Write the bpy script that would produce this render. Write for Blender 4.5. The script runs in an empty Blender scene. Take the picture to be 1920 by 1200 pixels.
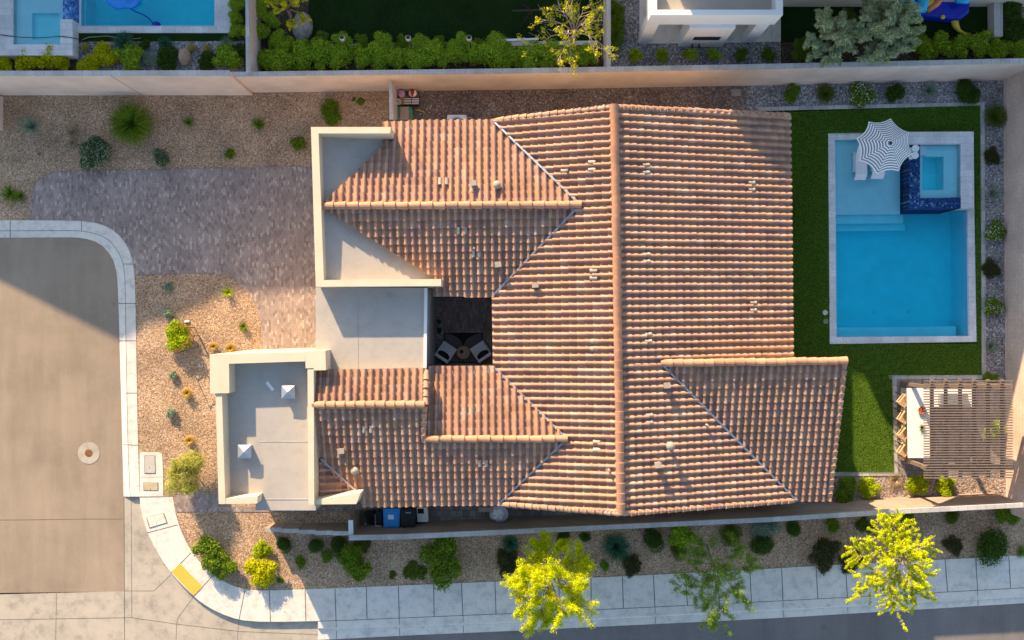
import bpy, bmesh, math, random
from mathutils import Vector, geometry
import numpy as np

R = math.radians
SC = bpy.context.scene
COL = SC.collection

# ------------------------------------------------------------------ camera, sky, sun, exposure
H, F = 36.0, 1476.0
cam_d = bpy.data.cameras.new('camera'); cam = bpy.data.objects.new('camera', cam_d); COL.objects.link(cam)
cam.location = (0, 0, H); cam.rotation_euler = (0, 0, 0)
cam_d.sensor_width = 36.0; cam_d.lens = 36.0 * F / 1920.0
cam_d.clip_start = 0.5; cam_d.clip_end = 2000
SC.camera = cam
SUN_EL, SUN_AZ = 18.5, math.atan2(-0.42, 0.91)       # azimuth from +Y towards +X
w = bpy.data.worlds.new('World'); SC.world = w; w.use_nodes = True
nt = w.node_tree
sky = nt.nodes.new('ShaderNodeTexSky'); sky.sky_type = 'NISHITA'; sky.sun_disc = False
sky.sun_elevation = R(SUN_EL); sky.sun_rotation = SUN_AZ
nt.links.new(sky.outputs[0], nt.nodes['Background'].inputs[0])
nt.nodes['Background'].inputs[1].default_value = 0.125
ld = bpy.data.lights.new('sun', 'SUN'); ld.energy = 5.0; ld.angle = R(0.6); ld.color = (1.0, 0.74, 0.46)
lo = bpy.data.objects.new('sun', ld); COL.objects.link(lo)
ce = math.cos(R(SUN_EL))
sdir = Vector((math.sin(SUN_AZ) * ce, math.cos(SUN_AZ) * ce, math.sin(R(SUN_EL))))
lo.rotation_euler = sdir.to_track_quat('Z', 'Y').to_euler(); lo.location = (-20, 40, 60)
SC.view_settings.view_transform = 'Standard'; SC.view_settings.look = 'None'
SC.view_settings.gamma = 1.0; SC.view_settings.exposure = 1.36

rnd = random.Random(7)

# ------------------------------------------------------------------ helpers
def P(px, py, z=0.0):
    s = (H - z) / F
    return Vector(((px - 960) * s, (600 - py) * s, z))

def tag(o, label=None, cat=None, group=None, kind=None):
    if label: o['label'] = label
    if cat: o['category'] = cat
    if group: o['group'] = group
    if kind: o['kind'] = kind
    return o

def thing(name, label, cat, loc=(0, 0, 0), group=None, rz=0.0):
    o = bpy.data.objects.new(name, None); COL.objects.link(o)
    o.empty_display_size = 0.2
    o.location = loc; o.rotation_euler = (0, 0, rz)
    return tag(o, label, cat, group)

def origin(o):
    v = Vector((0, 0, 0))
    while o is not None:
        v += Vector(o.location); o = o.parent
    return v

class MB:
    def __init__(s): s.v = []; s.f = []; s.mi = []; s.m = 0
    def add(s, vs, fs):
        n = len(s.v); s.v += [tuple(v) for v in vs]
        s.f += [tuple(i + n for i in f) for f in fs]; s.mi += [s.m] * len(fs)
        return s
    def prism(s, pts, z0, z1):
        """pts: world xy (counter-clockwise or not), z1 number or list"""
        n = len(pts)
        area = sum(pts[i][0] * pts[(i + 1) % n][1] - pts[(i + 1) % n][0] * pts[i][1] for i in range(n))
        if area < 0: 
            pts = list(reversed(pts))
            if isinstance(z1, (list, tuple)): z1 = list(reversed(z1))
            if isinstance(z0, (list, tuple)): z0 = list(reversed(z0))
        zt = z1 if isinstance(z1, (list, tuple)) else [z1] * n
        zb = z0 if isinstance(z0, (list, tuple)) else [z0] * n
        vs = [(p[0], p[1], zb[i]) for i, p in enumerate(pts)] + [(p[0], p[1], zt[i]) for i, p in enumerate(pts)]
        fs = [tuple(range(n - 1, -1, -1)), tuple(range(n, 2 * n))]
        fs += [(i, (i + 1) % n, (i + 1) % n + n, i + n) for i in range(n)]
        return s.add(vs, fs)
    def pxprism(s, pp, z0, z1, zref=None):
        zr = z1 if zref is None else zref
        return s.prism([P(a, b, zr)[:2] for a, b in pp], z0, z1)
    def box(s, cx, cy, z0, sx, sy, sz, rz=0.0):
        c, n = math.cos(rz), math.sin(rz)
        pts = [(cx + c * x * sx / 2 - n * y * sy / 2, cy + n * x * sx / 2 + c * y * sy / 2) for x, y in ((-1, -1), (1, -1), (1, 1), (-1, 1))]
        return s.prism(pts, z0, z0 + sz)
    def bar(s, a, b, w, h, up=(0, 0, 1)):
        a, b = Vector(a), Vector(b); d = (b - a).normalized(); up = Vector(up)
        x = d.cross(up)
        if x.length < 1e-4: x = Vector((1, 0, 0))
        x.normalize(); y = x.cross(d).normalized()
        vs = []
        for p in (a, b):
            for i, j in ((-1, -1), (1, -1), (1, 1), (-1, 1)): vs.append(p + x * i * w / 2 + y * j * h / 2)
        return s.add(vs, [(0, 3, 2, 1), (4, 5, 6, 7), (0, 1, 5, 4), (1, 2, 6, 5), (2, 3, 7, 6), (3, 0, 4, 7)])
    def tube(s, pts, radii, n=7, cap=True):
        pts = [Vector(p) for p in pts]
        if not isinstance(radii, (list, tuple)): radii = [radii] * len(pts)
        vs = []; k = len(pts)
        for i, p in enumerate(pts):
            d = (pts[min(i + 1, k - 1)] - pts[max(i - 1, 0)]).normalized()
            x = d.cross(Vector((0.13, 0.21, 1)) if abs(d.z) < .95 else Vector((1, 0.1, 0))).normalized(); y = d.cross(x)
            for j in range(n):
                a = 2 * math.pi * j / n
                vs.append(p + (x * math.cos(a) + y * math.sin(a)) * radii[i])
        fs = [(i * n + j, i * n + (j + 1) % n, (i + 1) * n + (j + 1) % n, (i + 1) * n + j) for i in range(k - 1) for j in range(n)]
        if cap: fs += [tuple(range(n - 1, -1, -1)), tuple(range((k - 1) * n, k * n))]
        return s.add(vs, fs)
    def lathe(s, c, prof, n=20):
        vs = [(c[0] + r * math.cos(2 * math.pi * j / n), c[1] + r * math.sin(2 * math.pi * j / n), c[2] + z) for r, z in prof for j in range(n)]
        k = len(prof)
        fs = [(i * n + j, i * n + (j + 1) % n, (i + 1) * n + (j + 1) % n, (i + 1) * n + j) for i in range(k - 1) for j in range(n)]
        fs += [tuple(range(n - 1, -1, -1)), tuple(range((k - 1) * n, k * n))]
        return s.add(vs, fs)
    def ball(s, c, r, nu=16, nv=10, sq=(1, 1, 1), jit=0.0, rd=None):
        vs = []; fs = []
        for i in range(nv + 1):
            t = math.pi * i / nv
            for j in range(nu):
                p = 2 * math.pi * j / nu; q = 1 + (rd.uniform(-jit, jit) if rd and 0 < i < nv else 0)
                vs.append((c[0] + q * r * sq[0] * math.sin(t) * math.cos(p), c[1] + q * r * sq[1] * math.sin(t) * math.sin(p), c[2] + q * r * sq[2] * math.cos(t)))
        for i in range(nv):
            for j in range(nu):
                fs.append((i * nu + j, (i + 1) * nu + j, (i + 1) * nu + (j + 1) % nu, i * nu + (j + 1) % nu))
        return s.add(vs, fs)
    def build(s, name, mats, parent=None, smooth=False, bevel=0.0, local=False):
        me = bpy.data.meshes.new(name)
        v = s.v
        if parent is not None and not local:
            o = origin(parent); v = [(a - o.x, b - o.y, c - o.z) for a, b, c in v]
        me.from_pydata(v, [], s.f); me.validate(); me.update()
        if not isinstance(mats, (list, tuple)): mats = [mats]
        for m in mats: me.materials.append(m)
        if len(mats) > 1 and len(me.polygons) == len(s.mi): me.polygons.foreach_set('material_index', s.mi)
        if smooth: me.polygons.foreach_set('use_smooth', [True] * len(me.polygons))
        ob = bpy.data.objects.new(name, me); COL.objects.link(ob)
        if parent is not None: ob.parent = parent
        if bevel:
            b = ob.modifiers.new('bevel', 'BEVEL'); b.width = bevel; b.segments = 2; b.limit_method = 'ANGLE'
        return ob

def sheet(name, pp, z, mat, holes=(), kind='structure', parent=None, world=False):
    """flat polygon with holes; pp in photo pixels at height z (or world xy)"""
    cv = (lambda q: Vector((q[0], q[1], z))) if world else (lambda q: P(q[0], q[1], z))
    loops = [[cv(q) for q in pp]] + [[h if isinstance(h, Vector) else cv(h) for h in hl] for hl in holes]
    tris = geometry.tessellate_polygon(loops)
    allv = [Vector((v.x, v.y, z)) for l in loops for v in l]
    m = MB()
    fs = []
    for t in tris:
        a, b, c = (allv[i] for i in t)
        fs.append(tuple(t) if (b - a).cross(c - a).z > 0 else tuple(reversed(t)))
    m.add(allv, fs)
    o = m.build(name, mat, parent)
    if kind and parent is None: o['kind'] = kind
    return o

def resample(pl, n):
    d = [0]
    for i in range(1, len(pl)): d.append(d[-1] + math.hypot(pl[i][0] - pl[i - 1][0], pl[i][1] - pl[i - 1][1]))
    out = []
    for k in range(n):
        t = d[-1] * k / (n - 1); i = 1
        while i < len(pl) - 1 and d[i] < t: i += 1
        u = (t - d[i - 1]) / max(d[i] - d[i - 1], 1e-6)
        out.append((pl[i - 1][0] + (pl[i][0] - pl[i - 1][0]) * u, pl[i - 1][1] + (pl[i][1] - pl[i - 1][1]) * u))
    return out

def smooth_line(pl, it=2):
    for _ in range(it):
        q = [pl[0]]
        for a, b in zip(pl, pl[1:]):
            q += [(a[0] * .75 + b[0] * .25, a[1] * .75 + b[1] * .25), (a[0] * .25 + b[0] * .75, a[1] * .25 + b[1] * .75)]
        pl = q + [pl[-1]]
    return pl

# ------------------------------------------------------------------ materials
def new_mat(name):
    m = bpy.data.materials.new(name); m.use_nodes = True
    nt = m.node_tree; b = nt.nodes['Principled BSDF']
    return m, nt, b

def N(nt, t, **kw):
    n = nt.nodes.new(t)
    for k, v in kw.items():
        if k.startswith('i_'):
            key = k[2:]; n.inputs[int(key) if key.isdigit() else key].default_value = v
        else: setattr(n, k, v)
    return n

def ramp(nt, fac, stops, interp='LINEAR'):
    r = nt.nodes.new('ShaderNodeValToRGB'); r.color_ramp.interpolation = interp
    e = r.color_ramp.elements
    while len(e) < len(stops): e.new(0.5)
    for el, (p, c) in zip(e, stops): el.position = p; el.color = (*c, 1)
    nt.links.new(fac, r.inputs[0]); return r

def mixc(nt, fac, a, b, mode='MIX'):
    m = nt.nodes.new('ShaderNodeMix'); m.data_type = 'RGBA'; m.blend_type = mode
    for s, v in ((0, fac), (6, a), (7, b)):
        if hasattr(v, 'is_output') or hasattr(v, 'links'): nt.links.new(v, m.inputs[s])
        else: m.inputs[s].default_value = v if s == 0 else (*v, 1)
    return m.outputs[2]

def coords(nt, scale=(1, 1, 1), rot=(0, 0, 0)):
    t = nt.nodes.new('ShaderNodeTexCoord'); mp = nt.nodes.new('ShaderNodeMapping')
    mp.inputs['Scale'].default_value = scale; mp.inputs['Rotation'].default_value = rot
    nt.links.new(t.outputs['Object'], mp.inputs[0]); return mp.outputs[0]

def noise(nt, co, scale, detail=4, rough=.6):
    n = N(nt, 'ShaderNodeTexNoise', i_Scale=scale, i_Detail=detail, i_Roughness=rough)
    nt.links.new(co, n.inputs['Vector']); return n.outputs[0]

def bump(nt, b, h, strength=.3, dist=.02):
    n = N(nt, 'ShaderNodeBump', i_Strength=strength, i_Distance=dist)
    nt.links.new(h, n.inputs['Height']); nt.links.new(n.outputs[0], b.inputs['Normal'])

def mat_plain(name, c, rough=.6, metal=0, var=.12, scale=3.0, spec=.3, bs=.1):
    m, nt, b = new_mat(name); co = coords(nt)
    n = noise(nt, co, scale, 5)
    lo_, hi = tuple(x * (1 - var) for x in c), tuple(min(1, x * (1 + var)) for x in c)
    r = ramp(nt, n, [(.3, lo_), (.7, hi)])
    nt.links.new(r.outputs[0], b.inputs['Base Color'])
    b.inputs['Roughness'].default_value = rough; b.inputs['Metallic'].default_value = metal
    b.inputs['Specular IOR Level'].default_value = spec
    if bs: bump(nt, b, noise(nt, co, scale * 12, 3), bs, .01)
    return m

def mat_concrete(name, c, stain=.25, big=.35, mott=1.0):
    m, nt, b = new_mat(name); co = coords(nt)
    n1 = noise(nt, co, big, 6, .65); n2 = noise(nt, co, 2.2, 6, .7); n3 = noise(nt, co, 40, 2)
    c1 = ramp(nt, n1, [(.3, tuple(x * (1 - stain) for x in c)), (.55, c), (.75, tuple(min(1, x * (1 + stain * .4)) for x in c))]).outputs[0]
    c2 = ramp(nt, n2, [(.32, (.72, .72, .74)), (.5, (.97, .97, .97)), (.7, (1.06, 1.05, 1.03))]).outputs[0]
    o = mixc(nt, mott, c1, c2, 'MULTIPLY')
    c3 = ramp(nt, n3, [(.3, (.88, .88, .88)), (.7, (1.05, 1.05, 1.05))]).outputs[0]
    o = mixc(nt, 1.0, o, c3, 'MULTIPLY')
    v = N(nt, 'ShaderNodeTexVoronoi', i_Scale=.55, i_Randomness=1.0); nt.links.new(co, v.inputs['Vector'])
    sp = ramp(nt, v.outputs['Distance'], [(.0, (.8, .78, .76)), (.06, (.85, .84, .83)), (.1, (1, 1, 1))]).outputs[0]
    o = mixc(nt, .6, o, sp, 'MULTIPLY')
    nt.links.new(o, b.inputs['Base Color']); b.inputs['Roughness'].default_value = .85
    b.inputs['Specular IOR Level'].default_value = .2
    bump(nt, b, n3, .15, .01)
    return m

def mat_gravel(name, cols, cell=.045, rel=.03, bigvar=.3):
    m, nt, b = new_mat(name); co = coords(nt)
    v = N(nt, 'ShaderNodeTexVoronoi', i_Scale=1.0 / cell, i_Randomness=1.0); nt.links.new(co, v.inputs['Vector'])
    sep = nt.nodes.new('ShaderNodeSeparateColor'); nt.links.new(v.outputs['Color'], sep.inputs[0])
    k = len(cols)
    r = ramp(nt, sep.outputs[0], [(i / (k - 1), c) for i, c in enumerate(cols)], 'LINEAR')
    n1 = noise(nt, co, .7, 5, .6)
    m1 = ramp(nt, n1, [(.3, (1 - bigvar,) * 3), (.7, (1 + bigvar * .5,) * 3)]).outputs[0]
    n2 = noise(nt, co, 9, 3, .7)
    m2 = ramp(nt, n2, [(.3, (.72,) * 3), (.7, (1.22,) * 3)]).outputs[0]
    o = mixc(nt, 1.0, r.outputs[0], m1, 'MULTIPLY'); o = mixc(nt, 1.0, o, m2, 'MULTIPLY')
    dk = ramp(nt, v.outputs['Distance'], [(.4, (1, 1, 1)), (.85, (.55, .53, .52))]).outputs[0]
    o = mixc(nt, .8, o, dk, 'MULTIPLY')
    nt.links.new(o, b.inputs['Base Color']); b.inputs['Roughness'].default_value = .95
    b.inputs['Specular IOR Level'].default_value = .1
    inv = N(nt, 'ShaderNodeMath', operation='SUBTRACT', i_0=1.0); nt.links.new(v.outputs['Distance'], inv.inputs[1])
    add = N(nt, 'ShaderNodeMath', operation='ADD'); nt.links.new(inv.outputs[0], add.inputs[0]); nt.links.new(sep.outputs[1], add.inputs[1])
    bump(nt, b, add.outputs[0], .7, rel * .7)
    return m

def mat_asphalt(name, c):
    m, nt, b = new_mat(name); co = coords(nt)
    n1 = noise(nt, co, .28, 6, .62); n2 = noise(nt, coords(nt, (1.6, .25, 1)), 1.3, 5, .6); n3 = noise(nt, co, 38, 2, .8)
    a = ramp(nt, n1, [(.28, tuple(x * .78 for x in c)), (.5, c), (.72, tuple(x * 1.15 for x in c))]).outputs[0]
    a = mixc(nt, .45, a, ramp(nt, n2, [(.3, (.80,) * 3), (.7, (1.14,) * 3)]).outputs[0], 'MULTIPLY')
    a = mixc(nt, 1, a, ramp(nt, n3, [(.3, (.82,) * 3), (.72, (1.2,) * 3)]).outputs[0], 'MULTIPLY')
    v = N(nt, 'ShaderNodeTexVoronoi', i_Scale=.33, i_Randomness=1.0); nt.links.new(co, v.inputs['Vector'])
    sp = ramp(nt, v.outputs['Distance'], [(.0, (.7,) * 3), (.035, (.8,) * 3), (.06, (1, 1, 1))]).outputs[0]
    a = mixc(nt, .7, a, sp, 'MULTIPLY')
    nt.links.new(a, b.inputs['Base Color']); b.inputs['Roughness'].default_value = .9; b.inputs['Specular IOR Level'].default_value = .15
    bump(nt, b, n3, .3, .01)
    return m

def mat_brick(name, bw, bh, cols, mortar=(.1, .09, .085), ms=.006, rz=0.0, wall=None, soft=.5):
    """pavers (flat) or blockwork (wall='x'/'y' axis)"""
    m, nt, b = new_mat(name)
    if wall is None: co = coords(nt, rot=(0, 0, rz))
    else:
        t = nt.nodes.new('ShaderNodeTexCoord'); sp = nt.nodes.new('ShaderNodeSeparateXYZ'); cb = nt.nodes.new('ShaderNodeCombineXYZ')
        nt.links.new(t.outputs['Object'], sp.inputs[0]); nt.links.new(sp.outputs[0 if wall == 'x' else 1], cb.inputs[0]); nt.links.new(sp.outputs[2], cb.inputs[1]); co = cb.outputs[0]
    br = N(nt, 'ShaderNodeTexBrick', i_Scale=1.0); nt.links.new(co, br.inputs['Vector'])
    br.inputs['Brick Width'].default_value = bw; br.inputs['Row Height'].default_value = bh
    br.inputs['Mortar Size'].default_value = ms; br.inputs['Mortar Smooth'].default_value = .3
    br.inputs['Color1'].default_value = (0, 0, 0, 1); br.inputs['Color2'].default_value = (1, 1, 1, 1); br.inputs['Mortar'].default_value = (.5, .5, .5, 1)
    k = len(cols)
    r = ramp(nt, br.outputs['Color'], [(i / (k - 1), c) for i, c in enumerate(cols)])
    n1 = noise(nt, coords(nt), .6, 5); n2 = noise(nt, coords(nt), 14, 4, .7)
    o = mixc(nt, 1, r.outputs[0], ramp(nt, n1, [(.3, (.75,) * 3), (.7, (1.15,) * 3)]).outputs[0], 'MULTIPLY')
    o = mixc(nt, 1, o, ramp(nt, n2, [(.3, (.85,) * 3), (.7, (1.12,) * 3)]).outputs[0], 'MULTIPLY')
    o = mixc(nt, br.outputs['Fac'], o, mortar)
    nt.links.new(o, b.inputs['Base Color']); b.inputs['Roughness'].default_value = .9; b.inputs['Specular IOR Level'].default_value = .15
    inv = N(nt, 'ShaderNodeMath', operation='SUBTRACT', i_0=1.0); nt.links.new(br.outputs['Fac'], inv.inputs[1])
    bump(nt, b, inv.outputs[0], soft, .01)
    return m

def mat_island(name, stops, rough=.75, var=.15, ns=6.0, transl=0.0, spec=.2, interp='LINEAR'):
    m, nt, b = new_mat(name)
    g = nt.nodes.new('ShaderNodeNewGeometry')
    c = ramp(nt, g.outputs['Random Per Island'], stops, interp).outputs[0]
    n = noise(nt, coords(nt), ns, 4)
    c = mixc(nt, 1, c, ramp(nt, n, [(.3, (1 - var,) * 3), (.7, (1 + var,) * 3)]).outputs[0], 'MULTIPLY')
    if not transl:
        nb = noise(nt, coords(nt), .55, 6, .7); c = mixc(nt, 1, c, ramp(nt, nb, [(.32, (.80, .79, .78)), (.5, (1, 1, 1)), (.7, (1.10, 1.08, 1.05))]).outputs[0], 'MULTIPLY')
    nt.links.new(c, b.inputs['Base Color']); b.inputs['Roughness'].default_value = rough
    b.inputs['Specular IOR Level'].default_value = spec
    if transl:
        t = nt.nodes.new('ShaderNodeBsdfTranslucent'); nt.links.new(c, t.inputs[0])
        mx = nt.nodes.new('ShaderNodeMixShader'); mx.inputs[0].default_value = transl
        nt.links.new(b.outputs[0], mx.inputs[1]); nt.links.new(t.outputs[0], mx.inputs[2])
        nt.links.new(mx.outputs[0], nt.nodes['Material Output'].inputs[0])
    return m

M = {}
TAN_G = [(.27, .17, .10), (.51, .33, .195), (.68, .455, .28), (.36, .24, .155), (.78, .61, .44)]
M['gravel'] = mat_gravel('tan_gravel', TAN_G, .042)
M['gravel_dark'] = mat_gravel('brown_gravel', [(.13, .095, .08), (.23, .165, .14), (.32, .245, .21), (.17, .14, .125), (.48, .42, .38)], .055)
M['rock_grey'] = mat_gravel('grey_rock', [(.14, .125, .125), (.30, .275, .275), (.43, .41, .40), (.21, .19, .185), (.70, .68, .66)], .06, .04)
M['rock_pink'] = mat_gravel('pink_rock', [(.25, .18, .14), (.42, .32, .26), (.55, .44, .37), (.33, .27, .24), (.62, .54, .48)], .08, .05)
M['soil'] = mat_gravel('soil', [(.05, .04, .03), (.10, .075, .055), (.14, .11, .08)], .05)
M['concrete'] = mat_concrete('concrete', (.74, .675, .59), .10)
M['concrete_old'] = mat_concrete('weathered_concrete', (.46, .405, .33), .18)
M['joint'] = mat_plain('joint', (.16, .14, .12), .9)
M['asphalt'] = mat_asphalt('asphalt', (.31, .245, .18))
M['asphalt_new'] = mat_asphalt('dark_asphalt', (.19, .17, .16))
PV = [(.235, .18, .165), (.33, .25, .22), (.37, .29, .25), (.31, .25, .22), (.52, .42, .35)]
M['paver'] = mat_brick('paver', .19, .095, PV, (.24, .185, .17), .005, R(90))
M['paver_sq'] = mat_brick('square_paver', .3, .3, [(.20, .18, .175), (.28, .25, .24), (.36, .32, .29)], (.07, .06, .06), .008)
M['edging'] = mat_brick('edging', .32, .5, [(.42, .39, .37), (.50, .46, .43), (.56, .52, .48)], (.2, .18, .16), .008)
M['lawn'] = None
M['stucco'] = mat_plain('beige_stucco', (.62, .52, .375), .9, var=.06, scale=1.2, bs=.25)
M['membrane'] = mat_concrete('roof_membrane', (.43, .395, .35), .07, .5, .35)
M['wall_stucco'] = mat_plain('pinkish_stucco', (.72, .56, .475), .92, var=.13, scale=.7, bs=.3)
M['wall_cap'] = mat_brick('block_cap', .4, 3.0, [(.42, .40, .39), (.5, .48, .46), (.46, .43, .42)], (.3, .28, .27), .008)
M['block_y'] = mat_brick('blockwork', .4, .2, [(.68, .52, .42), (.72, .55, .45), (.70, .53, .435)], (.48, .38, .31), .008, wall='y', soft=.4)
M['block_x'] = mat_brick('blockwork_brown', .4, .2, [(.30, .235, .195), (.34, .265, .22), (.32, .25, .205)], (.25, .19, .16), .008, wall='x', soft=.4)
M['white_paint'] = mat_plain('white_render', (.74, .74, .73), .7, var=.04, scale=1)
M['white'] = mat_plain('white_plastic', (.8, .8, .8), .45, var=.03)
M['white_top'] = mat_plain('white_quartz', (.82, .8, .77), .3, var=.04, scale=1)
M['grey_metal'] = mat_plain('grey_metal', (.42, .44, .46), .4, metal=.6, var=.1)
M['flash'] = mat_plain('valley_metal', (.36, .40, .46), .45, metal=.7, var=.15)
M['black'] = mat_plain('black_plastic', (.02, .02, .022), .5)
M['blue_bin'] = mat_plain('blue_plastic', (.03, .28, .72), .45, var=.06)
M['wood'] = mat_plain('brown_wood', (.19, .14, .11), .75, var=.2, scale=6)
M['wood_light'] = mat_plain('light_wood', (.52, .35, .19), .7, var=.2, scale=8)
M['rust'] = mat_plain('rust', (.22, .09, .035), .9, var=.3, scale=10)
M['plaster'] = mat_plain('pool_plaster', (.86, .92, .95), .7, var=.05, scale=1.5)
M['coping'] = mat_brick('coping', .6, .3, [(.66, .65, .64), (.72, .71, .70), (.77, .76, .75)], (.45, .43, .42), .005)
M['mosaic'] = mat_brick('blue_mosaic', .09, .09, [(.01, .025, .10), (.015, .06, .22), (.02, .10, .32), (.01, .04, .15), (.20, .36, .55)], (.02, .04, .08), .008)
M['mosaic_bright'] = mat_gravel('blue_pebble_tile', [(.02, .10, .42), (.05, .22, .6), (.3, .5, .75), (.02, .12, .5)], .09, .01)
M['stone'] = mat_plain('boulder', (.30, .26, .23), .9, var=.4, scale=4, bs=.6)
M['bark'] = mat_plain('bark', (.24, .17, .11), .9, var=.3, scale=14, bs=.5)
M['bark_pale'] = mat_plain('pale_bark', (.42, .33, .23), .9, var=.25, scale=14, bs=.4)
M['yellow_mat'] = mat_brick('yellow_tactile', .06, .06, [(.80, .54, .10), (.86, .60, .13)], (.62, .40, .06), .016)
M['cream'] = mat_plain('cream_vent', (.36, .30, .24), .8, var=.2)
M['glass'] = mat_plain('window_glass', (.03, .04, .05), .08, spec=.8, bs=0)
M['dark_fabric'] = mat_plain('dark_fabric', (.02, .02, .022), .95)
M['fabric'] = mat_plain('white_fabric', (.86, .85, .83), .95, var=.05)
TILE = [(0, (.29, .165, .12)), (.2, (.40, .23, .155)), (.4, (.345, .195, .125)), (.6, (.43, .255, .155)), (.8, (.37, .205, .15)), (.95, (.46, .30, .215)), (1, (.26, .155, .13))]
M['tile'] = mat_island('terracotta_tile', TILE, .7, .12, 9.0, spec=.35)
M['ridge'] = mat_island('ridge_tile', [(0, (.42, .215, .125)), (.5, (.47, .245, .145)), (1, (.38, .205, .13))], .7, .1, 6, spec=.35)

def mat_lawn(name, c):
    m, nt, b = new_mat(name); co = coords(nt)
    n1 = noise(nt, co, .8, 5); n2 = noise(nt, co, 45, 3, .9); n3 = noise(nt, coords(nt, (1, .3, 1)), 14, 4, .8)
    a = ramp(nt, n1, [(.3, tuple(x * .8 for x in c)), (.7, tuple(x * 1.2 for x in c))]).outputs[0]
    a = mixc(nt, 1, a, ramp(nt, n2, [(.3, (.5, .55, .5)), (.7, (1.5, 1.4, 1.4))]).outputs[0], 'MULTIPLY')
    a = mixc(nt, 1, a, ramp(nt, n3, [(.3, (.72,) * 3), (.7, (1.25,) * 3)]).outputs[0], 'MULTIPLY')
    nt.links.new(a, b.inputs['Base Color']); b.inputs['Roughness'].default_value = 1; b.inputs['Specular IOR Level'].default_value = .05
    bump(nt, b, n2, .9, .03)
    return m
M['lawn'] = mat_lawn('lawn', (.018, .042, .008))
M['lawn_dark'] = mat_lawn('dark_lawn', (.014, .034, .008))

def mat_water(name, absorb=(0.0, .965, 1.0), dens=1.3):
    m, nt, b = new_mat(name); nt.nodes.remove(b); out = nt.nodes['Material Output']
    tr = N(nt, 'ShaderNodeBsdfTransparent'); gl = N(nt, 'ShaderNodeBsdfGlossy', i_Roughness=.04)
    fr = N(nt, 'ShaderNodeFresnel', i_IOR=1.33); mx = nt.nodes.new('ShaderNodeMixShader')
    co = coords(nt); n = noise(nt, co, 3.5, 5)
    bp = N(nt, 'ShaderNodeBump', i_Strength=.35, i_Distance=.06); nt.links.new(n, bp.inputs['Height'])
    nt.links.new(bp.outputs[0], gl.inputs['Normal'])
    nt.links.new(fr.outputs[0], mx.inputs[0]); nt.links.new(tr.outputs[0], mx.inputs[1]); nt.links.new(gl.outputs[0], mx.inputs[2])
    nt.links.new(mx.outputs[0], out.inputs['Surface'])
    va = N(nt, 'ShaderNodeVolumeAbsorption', i_Density=dens); va.inputs[0].default_value = (*absorb, 1)
    nt.links.new(va.outputs[0], out.inputs['Volume'])
    return m
M['water'] = mat_water('pool_water')
# ------------------------------------------------------------------ setting: ground, streets, pavements
OUT = smooth_line([(-500, 413), (0, 413), (110, 413), (175, 415), (215, 430), (243, 465), (252, 505), (254, 560), (256, 700), (259, 848), (262, 931)], 2)
MID = smooth_line([(-500, 433), (0, 433), (110, 432), (165, 433), (205, 448), (227, 480), (234, 510), (235, 560), (237, 700), (240, 848), (244, 931)], 2)
INN = smooth_line([(-500, 446), (0, 446), (110, 445), (155, 445), (190, 456), (213, 485), (220, 515), (222, 560), (226, 700), (230, 848), (232, 931)], 2)
WALK_YARD = smooth_line([(324, 930), (330, 968), (342, 1003), (362, 1040), (398, 1078), (440, 1101), (475, 1107), (505, 1107), (628, 1103), (865, 1093), (1120, 1083), (1400, 1069), (1530, 1061), (1770, 1049), (1920, 1041), (2400, 1015)], 1)
WALK_CURB = smooth_line([(262, 931), (265, 962), (278, 1003), (300, 1045), (322, 1076), (362, 1118), (400, 1145), (448, 1163), (500, 1167), (628, 1164), (750, 1159), (870, 1154), (1109, 1144), (1440, 1128), (1589, 1120), (1833, 1107), (1920, 1102), (2400, 1076)], 1)
ROAD_S = [(640, 1198), (750, 1192), (960, 1183), (1440, 1160), (1920, 1131), (2400, 1104)]

POOL = [(1558, 256), (1820, 253), (1824, 636), (1561, 639)]            # hole in the yard under the coping
POOL_N = [(140, -120), (408, -120), (408, 55), (140, 55)]
poolh = [P(a, b, 0) for a, b in POOL]; pooln = [P(a, b, 1.0) for a, b in POOL_N]
NW = [(-500, 180), (0, 178), (480, 173.5), (960, 168), (1440, 160), (1880, 152), (2400, 143)]   # inner foot of the north wall

big = [(-160, -160), (160, -160), (160, 160), (-160, 160)]
sheet('terrain', big, -.32, M['gravel'], holes=[[Vector((p.x, p.y, -.32)) for p in poolh]], world=True)
yard = [(a, b - 4) for a, b in NW] + list(reversed(WALK_YARD)) + list(reversed(OUT))
sheet('ground', yard, 0.0, M['gravel'], holes=[poolh])
sheet('street', [(q[0], q[1]) for q in INN] + [(234, 1109), (-500, 1118)], -.135, M['asphalt'])
sheet('road', [(-500, 1206)] + [(0, 1206), (300, 1206)] + ROAD_S + [(2400, 1600), (-500, 1600)], -.143, M['asphalt_new'])
apron = [(-500, 1117), (0, 1114.5), (233, 1108), (232, 931)] + WALK_CURB[:-6] 
ap2 = [(-500, 1117.5), (0, 1114.5), (233.5, 1108.5), (232, 931)] + [q for q in WALK_CURB if q[0] < 640] + [(640, 1164), (640, 1198), (560, 1202), (300, 1207), (-500, 1207)]
sheet('concrete_apron', ap2, -.128, M['concrete_old'])

def strip(m, A, B, za, zb, n=70):
    A, B = resample(A, n), resample(B, n)
    vs = [P(*a, za) for a in A] + [P(*b, zb) for b in B]
    fs = []
    for i in range(n - 1):
        q = (i, i + 1, n + i + 1, n + i)
        a, b, c = Vector(vs[q[0]]), Vector(vs[q[1]]), Vector(vs[q[2]])
        fs.append(q if (b - a).cross(c - a).z >= 0 else tuple(reversed(q)))
    m.add(vs, fs)
def offset(pl, dx, dy): return [(a + dx, b + dy) for a, b in pl]

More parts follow.
